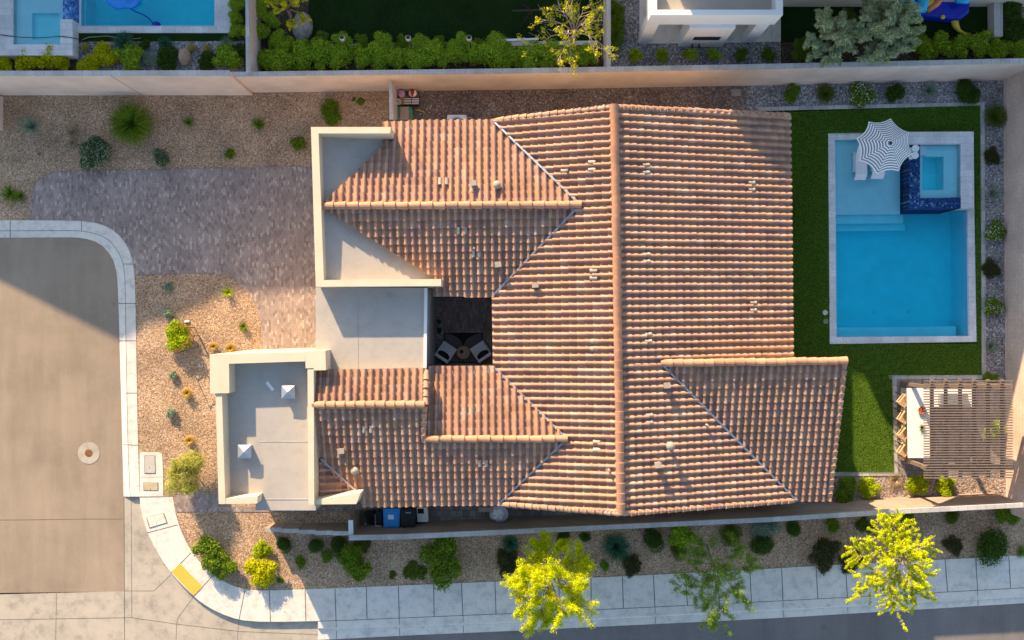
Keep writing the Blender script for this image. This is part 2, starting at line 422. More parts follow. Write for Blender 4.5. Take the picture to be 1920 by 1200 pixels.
m = MB(); strip(m, OUT, MID, .012, .006); strip(m, MID, INN, .006, -.118); strip(m, INN, offset(INN, -.2, .4), -.118, -.2)
kerb = m.build('kerb', M['concrete']); tag(kerb, kind='structure')
def jline(m, pts, z, w=.018):
    for a, b in zip(pts, pts[1:]):
        a3 = P(*a, z if not isinstance(z, tuple) else z[0]); b3 = P(*b, z if not isinstance(z, tuple) else z[1])
        d = (b3 - a3); n = Vector((-d.y, d.x, 0)).normalized() * w / 2
        m.add([a3 - n, b3 - n, b3 + n, a3 + n], [(0, 1, 2, 3)])
def outline(m, pts, z, w): jline(m, pts + [pts[0]], z, w)
m = MB()
for (a, b, c) in (((19, 413), (19, 433), (19, 446)), ((153, 413), (153, 432), (153, 445)), ((253.5, 495), (233, 495), (219, 497)), ((254, 569), (235, 569), (222, 569)), ((255.5, 639), (236, 639), (224, 639)), ((257, 737), (238, 737), (228, 737)), ((260, 835), (240, 834), (230, 834))):
    m2 = (b[0] + .1, b[1]); jline(m, [a, b], (.016, .010), .03); jline(m, [b, c], (.011, -.110), .03)
jline(m, MID[2:], .010, .02)
m.build('joint', M['joint'], kerb)

# sidewalk: raised slab with kerb face
YD, CB = resample(WALK_YARD, 120), resample(WALK_CURB, 120)
m = MB()
strip(m, WALK_YARD, WALK_CURB, .016, .008, 120)
edge = offset(WALK_CURB, 0, 0)
i0 = next(i for i, q in enumerate(WALK_CURB) if q[0] > 560)
SK = WALK_CURB[i0:]
MIDK = [(q[0], q[1] + 13 + 3.0 * min(1, max(0, (q[0] - 560) / 400))) for q in SK]
GUT = [(max(q[0], 560), 0) for q in SK]
def yline(pl, x):
    for a, b in zip(pl, pl[1:]):
        if a[0] <= x <= b[0]: return a[1] + (b[1] - a[1]) * (x - a[0]) / (b[0] - a[0])
    return pl[-1][1] if x > pl[-1][0] else pl[0][1]
RS2 = [(400, 1206), (560, 1201)] + ROAD_S
GUT = [(q[0], yline(RS2, q[0])) for q in SK]
strip(m, SK, MIDK, .008, .0, 60); strip(m, MIDK, offset(MIDK, 0, 1.6), .0, -.112, 60); strip(m, offset(MIDK, 0, 1.6), GUT, -.112, -.124, 60)
strip(m, WALK_CURB[:i0 + 1], offset(WALK_CURB[:i0 + 1], -.4, .3), .008, -.14, 40)
walk = m.build('sidewalk', M['concrete']); tag(walk, kind='structure')
m = MB()
X = [(505, 507), (572, 573.5), (628, 630), (687, 688), (747, 748.5), (813, 814), (865, 868), (928, 930), (990, 991), (1048, 1049), (1108, 1109), (1167, 1169), (1225, 1228), (1285, 1289), (1346, 1349), (1406, 1409), (1465.5, 1468), (1530, 1533.5), (1585, 1589), (1648, 1652), (1708, 1711), (1772, 1777), (1829.5, 1833), (1891.5, 1895), (1955, 1959), (2015, 2019)]
for k, (a, b) in enumerate(X):
    jline(m, [(a, yline(WALK_YARD, a) + .4), (b, yline(WALK_CURB, b) - .3)], (.020, .013), .035)
    if k % 2 == 0 and b > 600: jline(m, [(b, yline(WALK_CURB, b) + .4), (b + .5, yline(SK, b) + 13)], (.012, .006), .022); jline(m, [(b + .5, yline(SK, b) + 18.5), (b + 1, yline(RS2, b) - .5)], -.108, .022)
jline(m, [(q[0], q[1]) for q in WALK_CURB if q[0] > 440], .0135, .025)
for a, b in (((324, 931), (262, 932)), ((333, 984), (276, 999)), ((358.5, 1036), (321, 1074)), ((398.5, 1080), (361.5, 1119)), ((459.5, 1104), (448, 1162))): jline(m, [a, b], (.0205, .014), .03)
m.build('joint', M['joint'], walk)
m = MB()
jline(m, [(232.5, 931), (233.5, 1200)], -.124, .03); jline(m, [(246, 931), (247, 1158)], -.124, .02)
jline(m, [(-100, 1162), (0, 1162), (246, 1158), (330, 1170), (450, 1184), (640, 1192)], -.124, .022)
jline(m, [(233, 1108), (288, 1108), (321, 1077)], -.124, .02); jline(m, [(362, 1120), (334, 1158), (331, 1171), (330, 1200)], -.124, .02)
jline(m, [(448, 1163), (446, 1184), (445, 1202)], -.124, .02)
jline(m, [(106, 1112), (105, 1162), (104, 1203)], -.124, .02); jline(m, [(-100, 1112), (-101, 1203)], -.124, .02)
ap = bpy.data.objects['concrete_apron']; m.build('joint', M['joint'], ap)
m = MB(); jline(m, [(-300, 976), (0, 975), (90, 974), (160, 973), (231, 973)], -.130, .02)
m.build('joint', M['joint'], bpy.data.objects['street'])

# driveway and paved paths
DRIVE = smooth_line([(57, 413), (58, 372), (66, 340), (100, 322), (140, 321)], 2) + [(330, 317), (600, 312), (600, 545), (600, 668), (489, 662)] + smooth_line([(489, 662), (490, 620), (487, 590), (468, 550), (440, 522), (405, 512), (380, 512)], 2) + [(254, 515)] + [q for q in reversed(OUT) if q[1] < 513 and q[0] > 57]
sheet('driveway', DRIVE, .02, M['paver'])
sheet('path', [(326, 922), (410, 922), (410, 949), (560, 954), (660, 948), (662, 959), (500, 960), (331, 960)], .018, M['paver'])
sheet('side_path', [(664, 930), (1560, 930), (1545, 945), (1300, 960), (960, 974), (664, 985)], .018, M['paver_sq'])
sheet('courtyard_floor', [(790, 540), (930, 540), (930, 705), (790, 705)], .012, M['paver'])
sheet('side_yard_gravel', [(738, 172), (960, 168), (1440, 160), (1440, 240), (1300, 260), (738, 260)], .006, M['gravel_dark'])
LAWN = [(1400, 214), (1427, 208), (1837, 198), (1840, 703), (1673, 707), (1676, 885), (1530, 886), (1400, 700)]
sheet('rock_bed', [(1400, 161), (1882, 151), (1885, 708), (1845, 712), (1838, 198), (1400, 210)], .008, M['rock_grey'])
sheet('rock_bed_south', [(1540, 885), (1886, 885), (1888, 945), (1540, 958)], .008, M['rock_pink'])
sheet('lawn', LAWN, .03, M['lawn'], holes=[[P(a, b, .03) for a, b in POOL]])
sheet('terrace', [(1672, 706), (1886, 706), (1886, 886), (1672, 893)], .022, M['paver_sq'])
m = MB(); ez = .036
for q in ([(1415, 201), (1846, 191), (1846, 198), (1428, 208)], [(1838, 191.5), (1846, 191), (1849, 710), (1840.5, 704)], [(1665, 703.5), (1842, 703), (1848, 711), (1668, 711)], [(1540, 885), (1676, 885), (1676, 892), (1540, 893)], [(1673, 708), (1681, 708), (1684, 892), (1676, 892)]):
    ez += .0013; m.pxprism(q, -.02, ez)
tag(m.build('lawn_edging', M['edging']), kind='structure')

# north yards, one metre higher, behind the boundary wall
NS = [(a, b + 2) for a, b in ((-600, 137), (430, 137), (960, 132), (1440, 124), (1920, 113), (2500, 101))]
nsw = [P(a, b, 2.5) for a, b in NS]
nsheet = [(v.x, v.y) for v in nsw] + [(60, 60), (-60, 60)]
sheet('neighbour_ground', nsheet, 1.0, M['soil'], holes=[pooln], world=True)
def S1(name, pp, dz, mat, holes=()): return sheet(name, pp, 1 + dz, mat, holes)
S1('neighbour_rock_bed', [(145, 76), (458, 76), (458, 142), (145, 142)], .006, M['rock_grey'])
S1('neighbour_lawn_strip', [(140, 60), (447, 60), (447, 77), (146, 78)], .012, M['lawn'])
S1('neighbour_lawn', [(586, -60), (1120, -60), (1120, 76), (700, 81), (600, 84), (574, 60)], .012, M['lawn_dark'])
S1('neighbour_path', [(600, 84), (700, 81), (1120, 76), (1120, 84), (600, 91)], .016, M['concrete'])
S1('neighbour_gravel', [(1146, -60), (1200, -60), (1200, 60), (1480, 60), (1480, 130), (1146, 135)], .006, M['rock_grey'])
S1('neighbour_terrace', [(1199, -60), (1464, -60), (1464, 78), (1330, 81), (1199, 82)], .014, M['concrete'])
S1('neighbour_lawn_east', [(1464, -60), (1862, -60), (1862, 86), (1464, 86)], .010, M['lawn_dark'])
S1('neighbour_bed_east', [(1464, 80), (1958, 66), (1958, 118), (1464, 128)], .018, M['soil'])
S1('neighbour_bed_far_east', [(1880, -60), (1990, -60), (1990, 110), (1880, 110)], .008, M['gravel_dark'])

# ------------------------------------------------------------------ walls
def wall_run(name, label, inner, outer, zt, zb, body, cap=M['wall_cap'], ct=.07, group=None):
    """inner / outer: pixel polylines of the cap edges at height zt"""
    t = thing(name, label, 'wall', (0, 0, 0), group)
    b, c = MB(), MB()
    for i in range(len(inner) - 1):
        q = [P(*inner[i], zt), P(*inner[i + 1], zt), P(*outer[i + 1], zt), P(*outer[i], zt)]
        cen = sum(q, Vector()) / 4
        b.prism([((v - cen) * 1.0 + cen)[:2] for v in q], zb, zt - ct)
        nrm = (q[3] - q[0]).normalized() * .02
        c.prism([(q[0] - nrm)[:2], (q[1] - nrm)[:2], (q[2] + nrm)[:2], (q[3] + nrm)[:2]], zt - ct, zt)
    b.build('wall_body', body, t); c.build('wall_cap', cap, t)
    return t
wall_run('boundary_wall', 'taller left stretch of the long pinkish stucco wall behind the front gravel yard, ending at the small step in its cap', [(-200, 141), (0, 140.5), (430, 140.5)], [(-200, 134), (0, 133.5), (430, 132.5)], 3.0, -.1, M['wall_stucco'])
wall_run('boundary_wall', 'long pinkish brown stucco wall running across the photo between the tiled house and the neighbour gardens', [(432, 142), (960, 136.5), (1440, 128), (1919, 117.5), (2000, 116)], [(432, 135.5), (960, 129), (1440, 120.5), (1919, 110), (2000, 108)], 2.48, -.1, M['wall_stucco'])
for wn, zc, xs, y in (('boundary_wall', 3.0, (205,), 140.5), ('boundary_wall.001', 2.48, (500, 790, 1075, 1345, 1640), None)):
    for x in xs:
        yy = 140.5 if y else (142 - (x - 432) * (142 - 117.5) / 1487); q = P(x, yy, zc); m = MB(); m.box(q.x, q.y - .003, 0, .016, .012, zc - .075); m.build('control_joint', M['joint'], bpy.data.objects[wn])
m = MB(); a, b_, c_, d_ = P(1881, 140, 0), P(1886, 960, 0), P(1893, 960, 0), P(1888, 135, 0)
t = thing('boundary_wall', 'tall pinkish block wall along the right edge of the photo, east of the pool and pergola', 'wall')
m.prism([a[:2], b_[:2], c_[:2], d_[:2]], -.1, 2.5); m.build('wall_body', M['block_y'], t)
m = MB(); m.prism([(a[0] - .01, a[1]), (b_[0] - .01, b_[1]), (c_[0] + .01, c_[1]), (d_[0] + .01, d_[1])], 2.5, 2.56); m.build('wall_cap', M['wall_cap'], t)
wall_run('boundary_wall', 'low brown block wall with pale cap between the tiled house and the planted strip beside the sidewalk', [(654, 1004.5), (757, 1002.5), (960, 993.5), (1440, 971), (1679, 956), (1920, 944)], [(654, 1012.5), (757, 1010.5), (960, 1001), (1440, 978), (1679, 963), (1920, 950.5)], 2.15, -.1, M['block_x'])
t = thing('stepped_wall', 'short low brown wall with four stepped cap blocks at the tower corner by the gravel', 'wall')
m = MB(); c = MB()
for k, (x0, x1, y0, z) in enumerate(((497, 529, 994, .8), (526, 561, 996, 1.0), (558, 593, 998, 1.2), (590, 625, 999.5, 1.4), (622, 655, 1000.5, 1.55))):
    q = [(x0 + 2 * (k > 0), y0 - 4.0), (x1, y0 - 4.6), (x1, y0 + 3.2), (x0 + 2 * (k > 0), y0 + 3.6)]
    m.pxprism([(a, b) for a, b in q], -.05, z - .06, z); c.pxprism([(a - .3 * (k > 0), b) for a, b in q], z - .06, z)
m.build('wall_body', M['block_x'], t); c.build('wall_cap', M['wall_cap'], t)
t = thing('gate_wall', 'short stub wall with white cap closing the bin alley beside the blue bin', 'wall')
m = MB(); m.pxprism([(653.5, 976), (661, 976), (662, 1004), (654, 1004)], -.05, 1.95); m.build('wall_body', M['block_x'], t)
m = MB(); m.pxprism([(653, 975.5), (661.5, 975.5), (662.5, 1003.6), (653.5, 1003.6)], 1.95, 2.02); m.build('wall_cap', M['white_paint'], t)
t = thing('divider_wall', 'short stub wall between the front gravel yard and the corner with the toys', 'wall')
m = MB(); m.pxprism([(729.5, 155), (735, 155), (738, 232), (731, 232)], -.05, 1.7, 1.8); m.build('wall_body', M['wall_stucco'], t)
m = MB(); m.pxprism([(729, 154.5), (735.4, 154.5), (738.4, 231), (730.6, 231)], 1.7, 1.78); m.build('wall_cap', M['wall_cap'], t)
t = thing('corner_wall', 'end of a plum brown stucco wall at the left edge of the photo beside the gravel yard', 'wall')
m = MB(); m.pxprism([(-60, 182), (6, 182), (6, 244), (-60, 244)], -.05, 1.6, 0); m.build('wall_body', M['wall_stucco'], t)
m = MB(); m.pxprism([(-60, 182), (6, 182), (6, 244), (-60, 244)], 1.6, 1.66, 0); m.build('wall_cap', M['wall_cap'], t)
for lab, q, z in (('thin grey block wall dividing the neighbour pool garden from the dark lawn garden', [(460, -60), (465.5, -60), (468, 134), (461.5, 134)], 2.6),
               ('thin grey wall dividing the dark lawn garden from the garden with the white pavilion', [(1138, -60), (1145, -60), (1145, 129), (1138, 129)], 2.4),
               ('low pale wall beside the inflatable slide lawn at the upper right', [(1863, -60), (1880, -60), (1880, 68), (1865, 68)], 1.5)):
    t = thing('garden_wall', lab, 'wall'); m = MB(); m.pxprism(q, .9, z - .06, z); m.build('wall_body', M['wall_stucco'], t)
    m = MB(); m.pxprism([(a + (-.4 if i in (0, 3) else .4), b) for i, (a, b) in enumerate(q)], z - .06, z); m.build('wall_cap', M['wall_cap'], t)

# ------------------------------------------------------------------ main pool
pool = thing('swimming_pool', 'large blue swimming pool with tanning shelf and raised spa beside the tiled house', 'swimming pool', P(1690, 445, 0))
m = MB(); WI = [(1565, 262), (1813, 260), (1817, 630), (1568, 632)]
def pz(q, z0, z1): return [P(a, b, 0)[:2] for a, b in q]
for q in ([(1556, 253), (1825, 250), (1813, 260), (1565, 262)], [(1825, 250), (1828, 640), (1817, 630), (1813, 260)], [(1828, 640), (1559, 643), (1568, 632), (1817, 630)], [(1559, 643), (1556, 253), (1565, 262), (1568, 632)]):
    m.prism(pz(q, 0, 0), -1.6, -.03)
m.prism(pz([(1556, 253), (1825, 250), (1828, 640), (1559, 643)], 0, 0), -1.75, -1.45)
m.prism(pz([(1565, 262), (1694, 262), (1694, 400), (1565, 401)], 0, 0), -1.45, -.32)
m.prism(pz([(1565, 401), (1705, 399.5), (1705, 416), (1565, 417)], 0, 0), -1.45, -.56)
m.prism(pz([(1565, 417), (1714, 416), (1714, 428), (1565, 430)], 0, 0), -1.45, -.85)
m.prism(pz([(1568, 615), (1809, 612), (1809, 630), (1568, 632)], 0, 0), -1.45, -.7)
m.build('basin', M['plaster'], pool)
m = MB()
for q in ([(1552, 250), (1700, 248.5), (1700, 261), (1565, 262)], [(1552, 250), (1565, 262), (1568, 632), (1555, 645)], [(1555, 645), (1568, 632), (1817, 630), (1830, 641)], [(1830, 641), (1817, 630), (1813.5, 391), (1826, 391)]):
    m.prism(pz(q, 0, 0), -.05, .05)
m.build('coping', M['coping'], pool, bevel=.01)
m = MB(); m.prism(pz([(1560, 258), (1704, 258), (1704, 392), (1818, 391), (1822, 635), (1563, 637)], 0, 0), -1.6, -.09); m.build('water', M['water'], pool)
m = MB(); z = .42
m.pxprism([(1704, 271), (1725, 271), (1725, 371.5), (1704, 392)], -1.4, z); m.pxprism([(1725, 371.5), (1801, 370), (1802, 391), (1704, 392)], -1.4, z)
m.build('spa_tile_wall', M['mosaic'], pool)
m = MB(); m.prism(pz([(1694.5, 262), (1704, 262), (1704, 396), (1694.5, 396)], 0, 0), -1.4, -.55); m.build('trough', M['mosaic'], pool)
m = MB(); m.pxprism([(1699, 247), (1826, 246.5), (1802, 270), (1701, 271)], -1.0, z + .03); m.pxprism([(1802, 270), (1826, 246.5), (1827, 391), (1802, 391)], -1.0, z + .03)
m.build('spa_coping', M['coping'], pool, bevel=.01)
m = MB(); W1 = [(1725, 270), (1802, 270), (1802, 371), (1725, 371)]; D1 = [(1736, 291), (1776, 291), (1776, 354), (1735, 355)]
for i in range(4):
    j = (i + 1) % 4; m.prism([P(*W1[i], z)[:2], P(*W1[j], z)[:2], P(*D1[j], z)[:2], P(*D1[i], z)[:2]], -1.0, .12)
m.pxprism(D1, -1.0, -.55, z); m.pxprism([(1725, 270), (1741, 270), (1741, 290), (1725, 290)], .12, .24, z)
m.build('spa_basin', M['plaster'], pool)
m = MB(); m.pxprism([(1724.5, 269), (1803, 269), (1803, 372), (1724.5, 372)], -1.2, z - .05, z); m.build('spa_water', M['water'], pool)
for a, b, zz in ((1638, 585, -1.44), (1705, 584, -1.44), (1745, 322, -.54)):
    m = MB(); m.lathe(P(a, b, zz), [(.09, 0), (.09, .02), (.05, .03)], 14); m.build('drain_cover', M['white'], pool)

# neighbour's pool at the top left
npool = thing('swimming_pool', 'neighbour turquoise pool with a floating cleaner hose at the upper left edge', 'swimming pool', P(280, 0, 1))
m = MB()
def q1(q, z0, z1, zz=1.0): m.prism([P(a, b, zz)[:2] for a, b in q], z0, z1)
q1([(136, -125), (150, -125), (150, 56), (136, 56)], -.9, .97); q1([(402, -125), (410, -125), (410, 56), (402, 56)], -.9, .97)
q1([(150, 49), (402, 49), (402, 56), (150, 56)], -.9, .97); q1([(136, -125), (410, -125), (410, 56), (136, 56)], -.6, -.28)
q1([(146, -125), (152, -125), (152, 49), (146, 49)], -.9, .6)
m.build('basin', M['plaster'], npool)
m = MB()
q1([(145, 49), (403, 49), (403, 62.5), (145, 62.5)], .95, 1.05); q1([(402.9, -125), (436, -125), (436, 62.5), (402.9, 62.5)], .95, 1.052)
m.build('coping', M['coping'], npool, bevel=.01)
m = MB(); m.prism([P(a, b, 1)[:2] for a, b in ((144, -124), (405, -124), (405, 52), (144, 52))], -.8, .9); m.build('water', M['water'], npool)
m = MB(); q1([(136.5, -125), (145.5, -125), (145.5, 109), (136.5, 109)], .9, 1.12); m.build('trough', M['mosaic'], npool)
spa = thing('raised_spa', 'neighbour raised square spa with cream stone coping in the upper left corner', 'spa', P(60, 50, 1))
m = MB(); zz = 1.5
def pq(q, z0, z1, zr=1.5): m.prism([P(a, b, zr)[:2] for a, b in q], z0, z1)
pq([(-120, -125), (24, -125), (24, 83), (-120, 83)], .9, zz); pq([(-120, 83), (136, 83), (136, 104), (-120, 104)], .9, zz); pq([(113, 36), (136, 36), (136, 82.9), (113, 82.9)], .9, zz)
m.build('coping', M['coping'], spa, bevel=.01)
m = MB(); pq([(24, -125), (117, -125), (117, 83), (24, 83)], .3, 1.03); pq([(24, -125), (53, -125), (53, 83), (24, 83)], .6, 1.24); pq([(105, -125), (117, -125), (117, 83), (105, 83)], .6, 1.24); pq([(53, -125), (105, -125), (105, 20), (53, 20)], .6, 1.24); pq([(53, 70), (105, 70), (105, 83), (53, 83)], .6, 1.24)
m.build('basin', M['plaster'], spa)
m = MB(); pq([(23, -126), (118, -126), (118, 84), (23, 84)], .4, 1.42); m.build('water', M['water'], spa)
m = MB(); pq([(117, -125), (136, -125), (136, 35.9), (117, 35.9)], .9, 1.46); m.build('tile_ledge', M['mosaic_bright'], spa)
# ------------------------------------------------------------------ the house
TH = R(.8)
E_ = Vector((math.cos(TH), math.sin(TH), 0)); S_ = Vector((math.sin(TH), -math.cos(TH), 0))
K = .27
def plane(px, py, z, d, k=K):
    p = P(px, py, z); return (p, Vector(d), k)
def pz_at(pl, v): return pl[0].z - pl[2] * (Vector((v[0], v[1], 0)) - Vector((pl[0].x, pl[0].y, 0))).dot(pl[1])
def onp(pl, px, py):
    z = pl[0].z
    for _ in range(12): z = pz_at(pl, P(px, py, z))
    return P(px, py, z)

house = thing('house', 'single storey beige stucco house with terracotta tiled roofs and a flat roofed corner tower', 'house', P(960, 600, 0))
TW, TL = .290, .318           # exposed tile width and length
def hline(t): 
    return .112 * math.sqrt(max(0, 1 - (t / .30 - 1) ** 2)) if t < .60 else -.012 * math.sin(math.pi * (t - .60) / .40)
PROF = [0, .015, .06, .14, .22, .30, .38, .46, .54, .585, .60, .73, .87, 1.0]
def roof(pl, pp, name='roof_tiles', lift=.06, seed=1, slab=True, clip=None):
    p0, d, k = pl; rd = random.Random(seed)
    dn = Vector((d.x, d.y, -k)).normalized(); u = Vector((-d.y, d.x, 0)); n = u.cross(dn)
    if n.z < 0: n = -n
    poly = [onp(pl, a, b) for a, b in pp]
    cs = [((q - p0).dot(u), (q - p0).dot(dn)) for q in poly]
    u0, u1 = min(c[0] for c in cs), max(c[0] for c in cs); v0, v1 = min(c[1] for c in cs), max(c[1] for c in cs)
    m = MB()
    i0, i1 = math.floor(u0 / TW) - 1, math.ceil(u1 / TW) + 1
    j1 = math.ceil((v1 - v0) / TL) + 1
    def inside(cu, cv, pad):
        s = 0
        for a in range(len(cs)):
            x0, y0 = cs[a]; x1, y1 = cs[(a + 1) % len(cs)]
            L = math.hypot(x1 - x0, y1 - y0) or 1
            cr = ((x1 - x0) * (cv - y0) - (y1 - y0) * (cu - x0)) / L
            s += 0
            if cr * orient < -pad: return False
        return True
    ar = sum(cs[a][0] * cs[(a + 1) % len(cs)][1] - cs[(a + 1) % len(cs)][0] * cs[a][1] for a in range(len(cs)))
    orient = 1 if ar > 0 else -1
    # courses are counted from the eave so that the last row ends there
    vend = v1
    for j in range(-1, j1):
        vb = vend - j * TL; va = vb - TL - .03
        for i in range(i0, i1):
            if not inside((i + .5) * TW, (va + vb) / 2, TL * 1.2): continue
            ju, jv, jh, sk = rd.uniform(-.004, .004), rd.uniform(-.009, .009), rd.uniform(-.004, .005), rd.uniform(-.006, .006)
            vs = []
            for r_, (vv, hh, sc) in enumerate(((va + jv, -.008, .84), (vb + jv, .056, 1.06), (vb + jv, -.01, 1.0))):
                for t in PROF:
                    h = hline(t)
                    if r_ == 2: h = min(h, 0) if t > .6 else h - .055
                    w_ = (t - .3) * (sc if t < .6 else 1) + .3
                    vs.append(p0 + u * ((i + w_) * TW + ju + (sk if r_ else 0)) + dn * vv + n * (h + hh + lift + jh))
            q = len(PROF)
            fs = [(r_ * q + a, r_ * q + a + 1, (r_ + 1) * q + a + 1, (r_ + 1) * q + a) for r_ in range(2) for a in range(q - 1)]
            m.add(vs, fs)
    me = bpy.data.meshes.new(name); me.from_pydata([tuple(v) for v in m.v], [], m.f)
    bm = bmesh.new(); bm.from_mesh(me)
    cen = sum(poly, Vector()) / len(poly)
    for a in range(len(poly)):
        A, B = poly[a], poly[(a + 1) % len(poly)]
        e = B - A; nn = Vector((e.y, -e.x, 0)).normalized()
        if nn.dot(cen - A) > 0: nn = -nn
        bmesh.ops.bisect_plane(bm, geom=bm.verts[:] + bm.edges[:] + bm.faces[:], plane_co=A + nn * (.06 if clip is None else clip), plane_no=nn, clear_outer=True)
    bmesh.ops.recalc_face_normals(bm, faces=bm.faces)
    o = origin(house); bmesh.ops.translate(bm, verts=bm.verts, vec=(-o.x, -o.y, -o.z))
    bm.to_mesh(me); bm.free(); me.materials.append(M['tile'])
    ob = bpy.data.objects.new(name, me); COL.objects.link(ob); ob.parent = house
    # deck under the tiles and walls below it
    sb.prism([q[:2] for q in poly], [q.z - .16 for q in poly], [q.z + .028 for q in poly])
    c2 = Vector((cen.x, cen.y))
    inn = [Vector(q[:2]) + (c2 - Vector(q[:2])).normalized() * .55 for q in poly]
    wb.prism([q for q in inn], 0, [pz_at(pl, q) - .1 for q in inn])
    return ob

sb, wb = MB(), MB()
ME = plane(1156, 580, 5.0, E_); MW = plane(1156, 580, 5.0, -E_)
WN = plane(850, 386.5, 4.63, -S_); WS = plane(850, 386.5, 4.63, S_)
SN = plane(930, 822, 4.49, -S_); SS = plane(930, 822, 4.49, S_)
S1N = plane(700, 758, 4.86, -S_); EW = plane(1400, 678, 4.51, S_)
CR = plane(605, 857, 4.20, E_)
roof(ME, [(1151, 200), (1478, 217), (1483, 677), (1237, 680), (1159, 680)], seed=1)
roof(ME, [(1159, 680), (1237, 680), (1490, 936), (1163, 962)], seed=2)
roof(MW, [(925, 226), (1150, 200), (1155, 385), (1088, 385)], seed=3)
roof(MW, [(1088, 385), (1155, 385), (1160, 822), (1063, 822), (927, 690), (925, 555)], seed=4)
roof(MW, [(1063, 822), (1160, 822), (1162, 962), (936, 943)], seed=5)
roof(WN, [(605, 387), (770, 229), (925, 228), (1088, 385)], seed=6)
roof(WN, [(718, 279), (718, 229), (770, 229)], seed=16, clip=0)
roof(WS, [(606, 389), (1088, 386), (925, 555), (875, 556)], seed=7)
roof(WS, [(813, 518), (875, 556), (813, 556)], seed=17, clip=0)
roof(S1N, [(592, 696), (797, 692), (797, 758), (592, 760)], seed=8)
roof(SS, [(589, 759), (797, 757), (797, 946), (684, 947), (602, 858)], seed=9)
roof(SS, [(797, 822), (1063, 822), (935, 945), (797, 946)], seed=10, clip=.03)
roof(SN, [(798, 822), (1063, 822), (927, 688), (803, 688)], seed=11)
roof(EW, [(1237, 680), (1582, 676), (1553, 936), (1490, 936)], seed=12)
roof(CR, [(603, 858), (671, 921), (603, 926)], seed=13)
def fill(q, h): wb.prism([P(a, b, h)[:2] for a, b in q], 0, h)
fill([(640, 925), (935, 922), (935, 915), (640, 918)], 3.3); fill([(935, 924), (1160, 938), (1160, 930), (935, 916)], 3.4); fill([(1160, 938), (1535, 915), (1535, 908), (1160, 930)], 2.75)
fill([(1450, 235), (1456, 235), (1460, 668), (1454, 668)], 2.8); fill([(1555, 690), (1561, 690), (1540, 915), (1534, 915)], 2.8); fill([(1460, 690), (1561, 690), (1561, 697), (1460, 697)], 3.9)
sb.build('roof_deck', M['stucco'], house)
wb.build('wall', M['stucco'], house)

def barrel_run(a, b, r=.13, seg=.40, name='ridge_cap', mat=None, drop=.5):
    a, b = Vector(a), Vector(b); L = (b - a).length; k = max(1, round(L / seg)); d = (b - a) / L
    x = d.cross(Vector((0, 0, 1))).normalized(); y = x.cross(d).normalized()
    m = MB(); n = 9
    for i in range(k):
        s0, s1 = L * i / k - .02, L * (i + 1) / k + .03
        vs = []; jx, jz = (rnd.uniform(-.012, .012), rnd.uniform(-.008, .008))
        for s_, rr, h in ((s0, r * .90, -.012 + jz), (s1, r * 1.14, .034 + jz), (s1, r * .80, .0)):
            for j in range(n):
                an = math.pi * j / (n - 1)
                vs.append(a + d * s_ + x * (jx + rr * 1.05 * math.cos(an)) + y * (rr * .95 * math.sin(an) - r * drop + h))
        m.add(vs, [(q * n + j, q * n + j + 1, (q + 1) * n + j + 1, (q + 1) * n + j) for q in range(2) for j in range(n - 1)])
    return m.build(name, mat or M['ridge'], house)
def up(v, h): return Vector(v) + Vector((0, 0, h))
barrel_run(up(onp(ME, 1163, 962), .21), up(onp(ME, 1150.5, 200), .21), .155, drop=.35)
barrel_run(up(onp(WN, 603, 387.5), .22), up(onp(WN, 1088, 384.5), .22), .14, .5)
barrel_run(up(onp(S1N, 592, 759), .22), up(onp(S1N, 796, 757.5), .22), .14)
barrel_run(up(onp(SN, 798, 822), .22), up(onp(SN, 1062, 821.5), .22), .13, .5)
barrel_run(up(onp(EW, 1238, 680.5), .20), up(onp(EW, 1583, 676), .20), .14)
# rake tiles along the sloping gable edges
def rake(pl, a, b, h=.13, r=.105, seg=TL): barrel_run(up(onp(pl, *b), h), up(onp(pl, *a), h), r, seg, 'rake_tile', M['tile'], .3)
rake(ME, (1155, 202), (1479, 218)); rake(MW, (1147, 202), (930, 227)); rake(ME, (1168, 961), (1488, 937)); rake(MW, (1158, 961), (940, 944))
rake(EW, (1581, 682), (1553, 936)); rake(S1N, (798, 757), (799, 694)); rake(SS, (797, 762), (794, 828))

# valley flashing
for pl, a, b in ((MW, (925, 229), (1085, 383)), (MW, (925, 553), (1083, 389)), (MW, (929, 690), (1061, 820)), (MW, (935, 943), (1060, 824)), (ME, (1240, 683), (1490, 936)), (SS, (604, 859), (672, 921))):
    A, B = onp(pl, *a), onp(pl, *b)
    m = MB(); m.bar(up(A, .19), up(B, .19), .075, .03); m.build('valley_flashing', M['flash'], house)
# gutters
for pl, a, b in ((WS, (813, 557.5), (925, 557)), (SN, (803, 686), (925, 686)), (MW, (924, 560), (926, 686)), (SS, (684, 949), (935, 947)), (ME, (1480, 220), (1485, 672)), (EW, (1492, 938), (1552, 938)), (WN, (722, 226.5), (923, 226))):
    A, B = onp(pl, *a), onp(pl, *b); m = MB(); m.bar(up(A, -.05), up(B, -.05), .09, .10); m.build('gutter', M['black'], house)

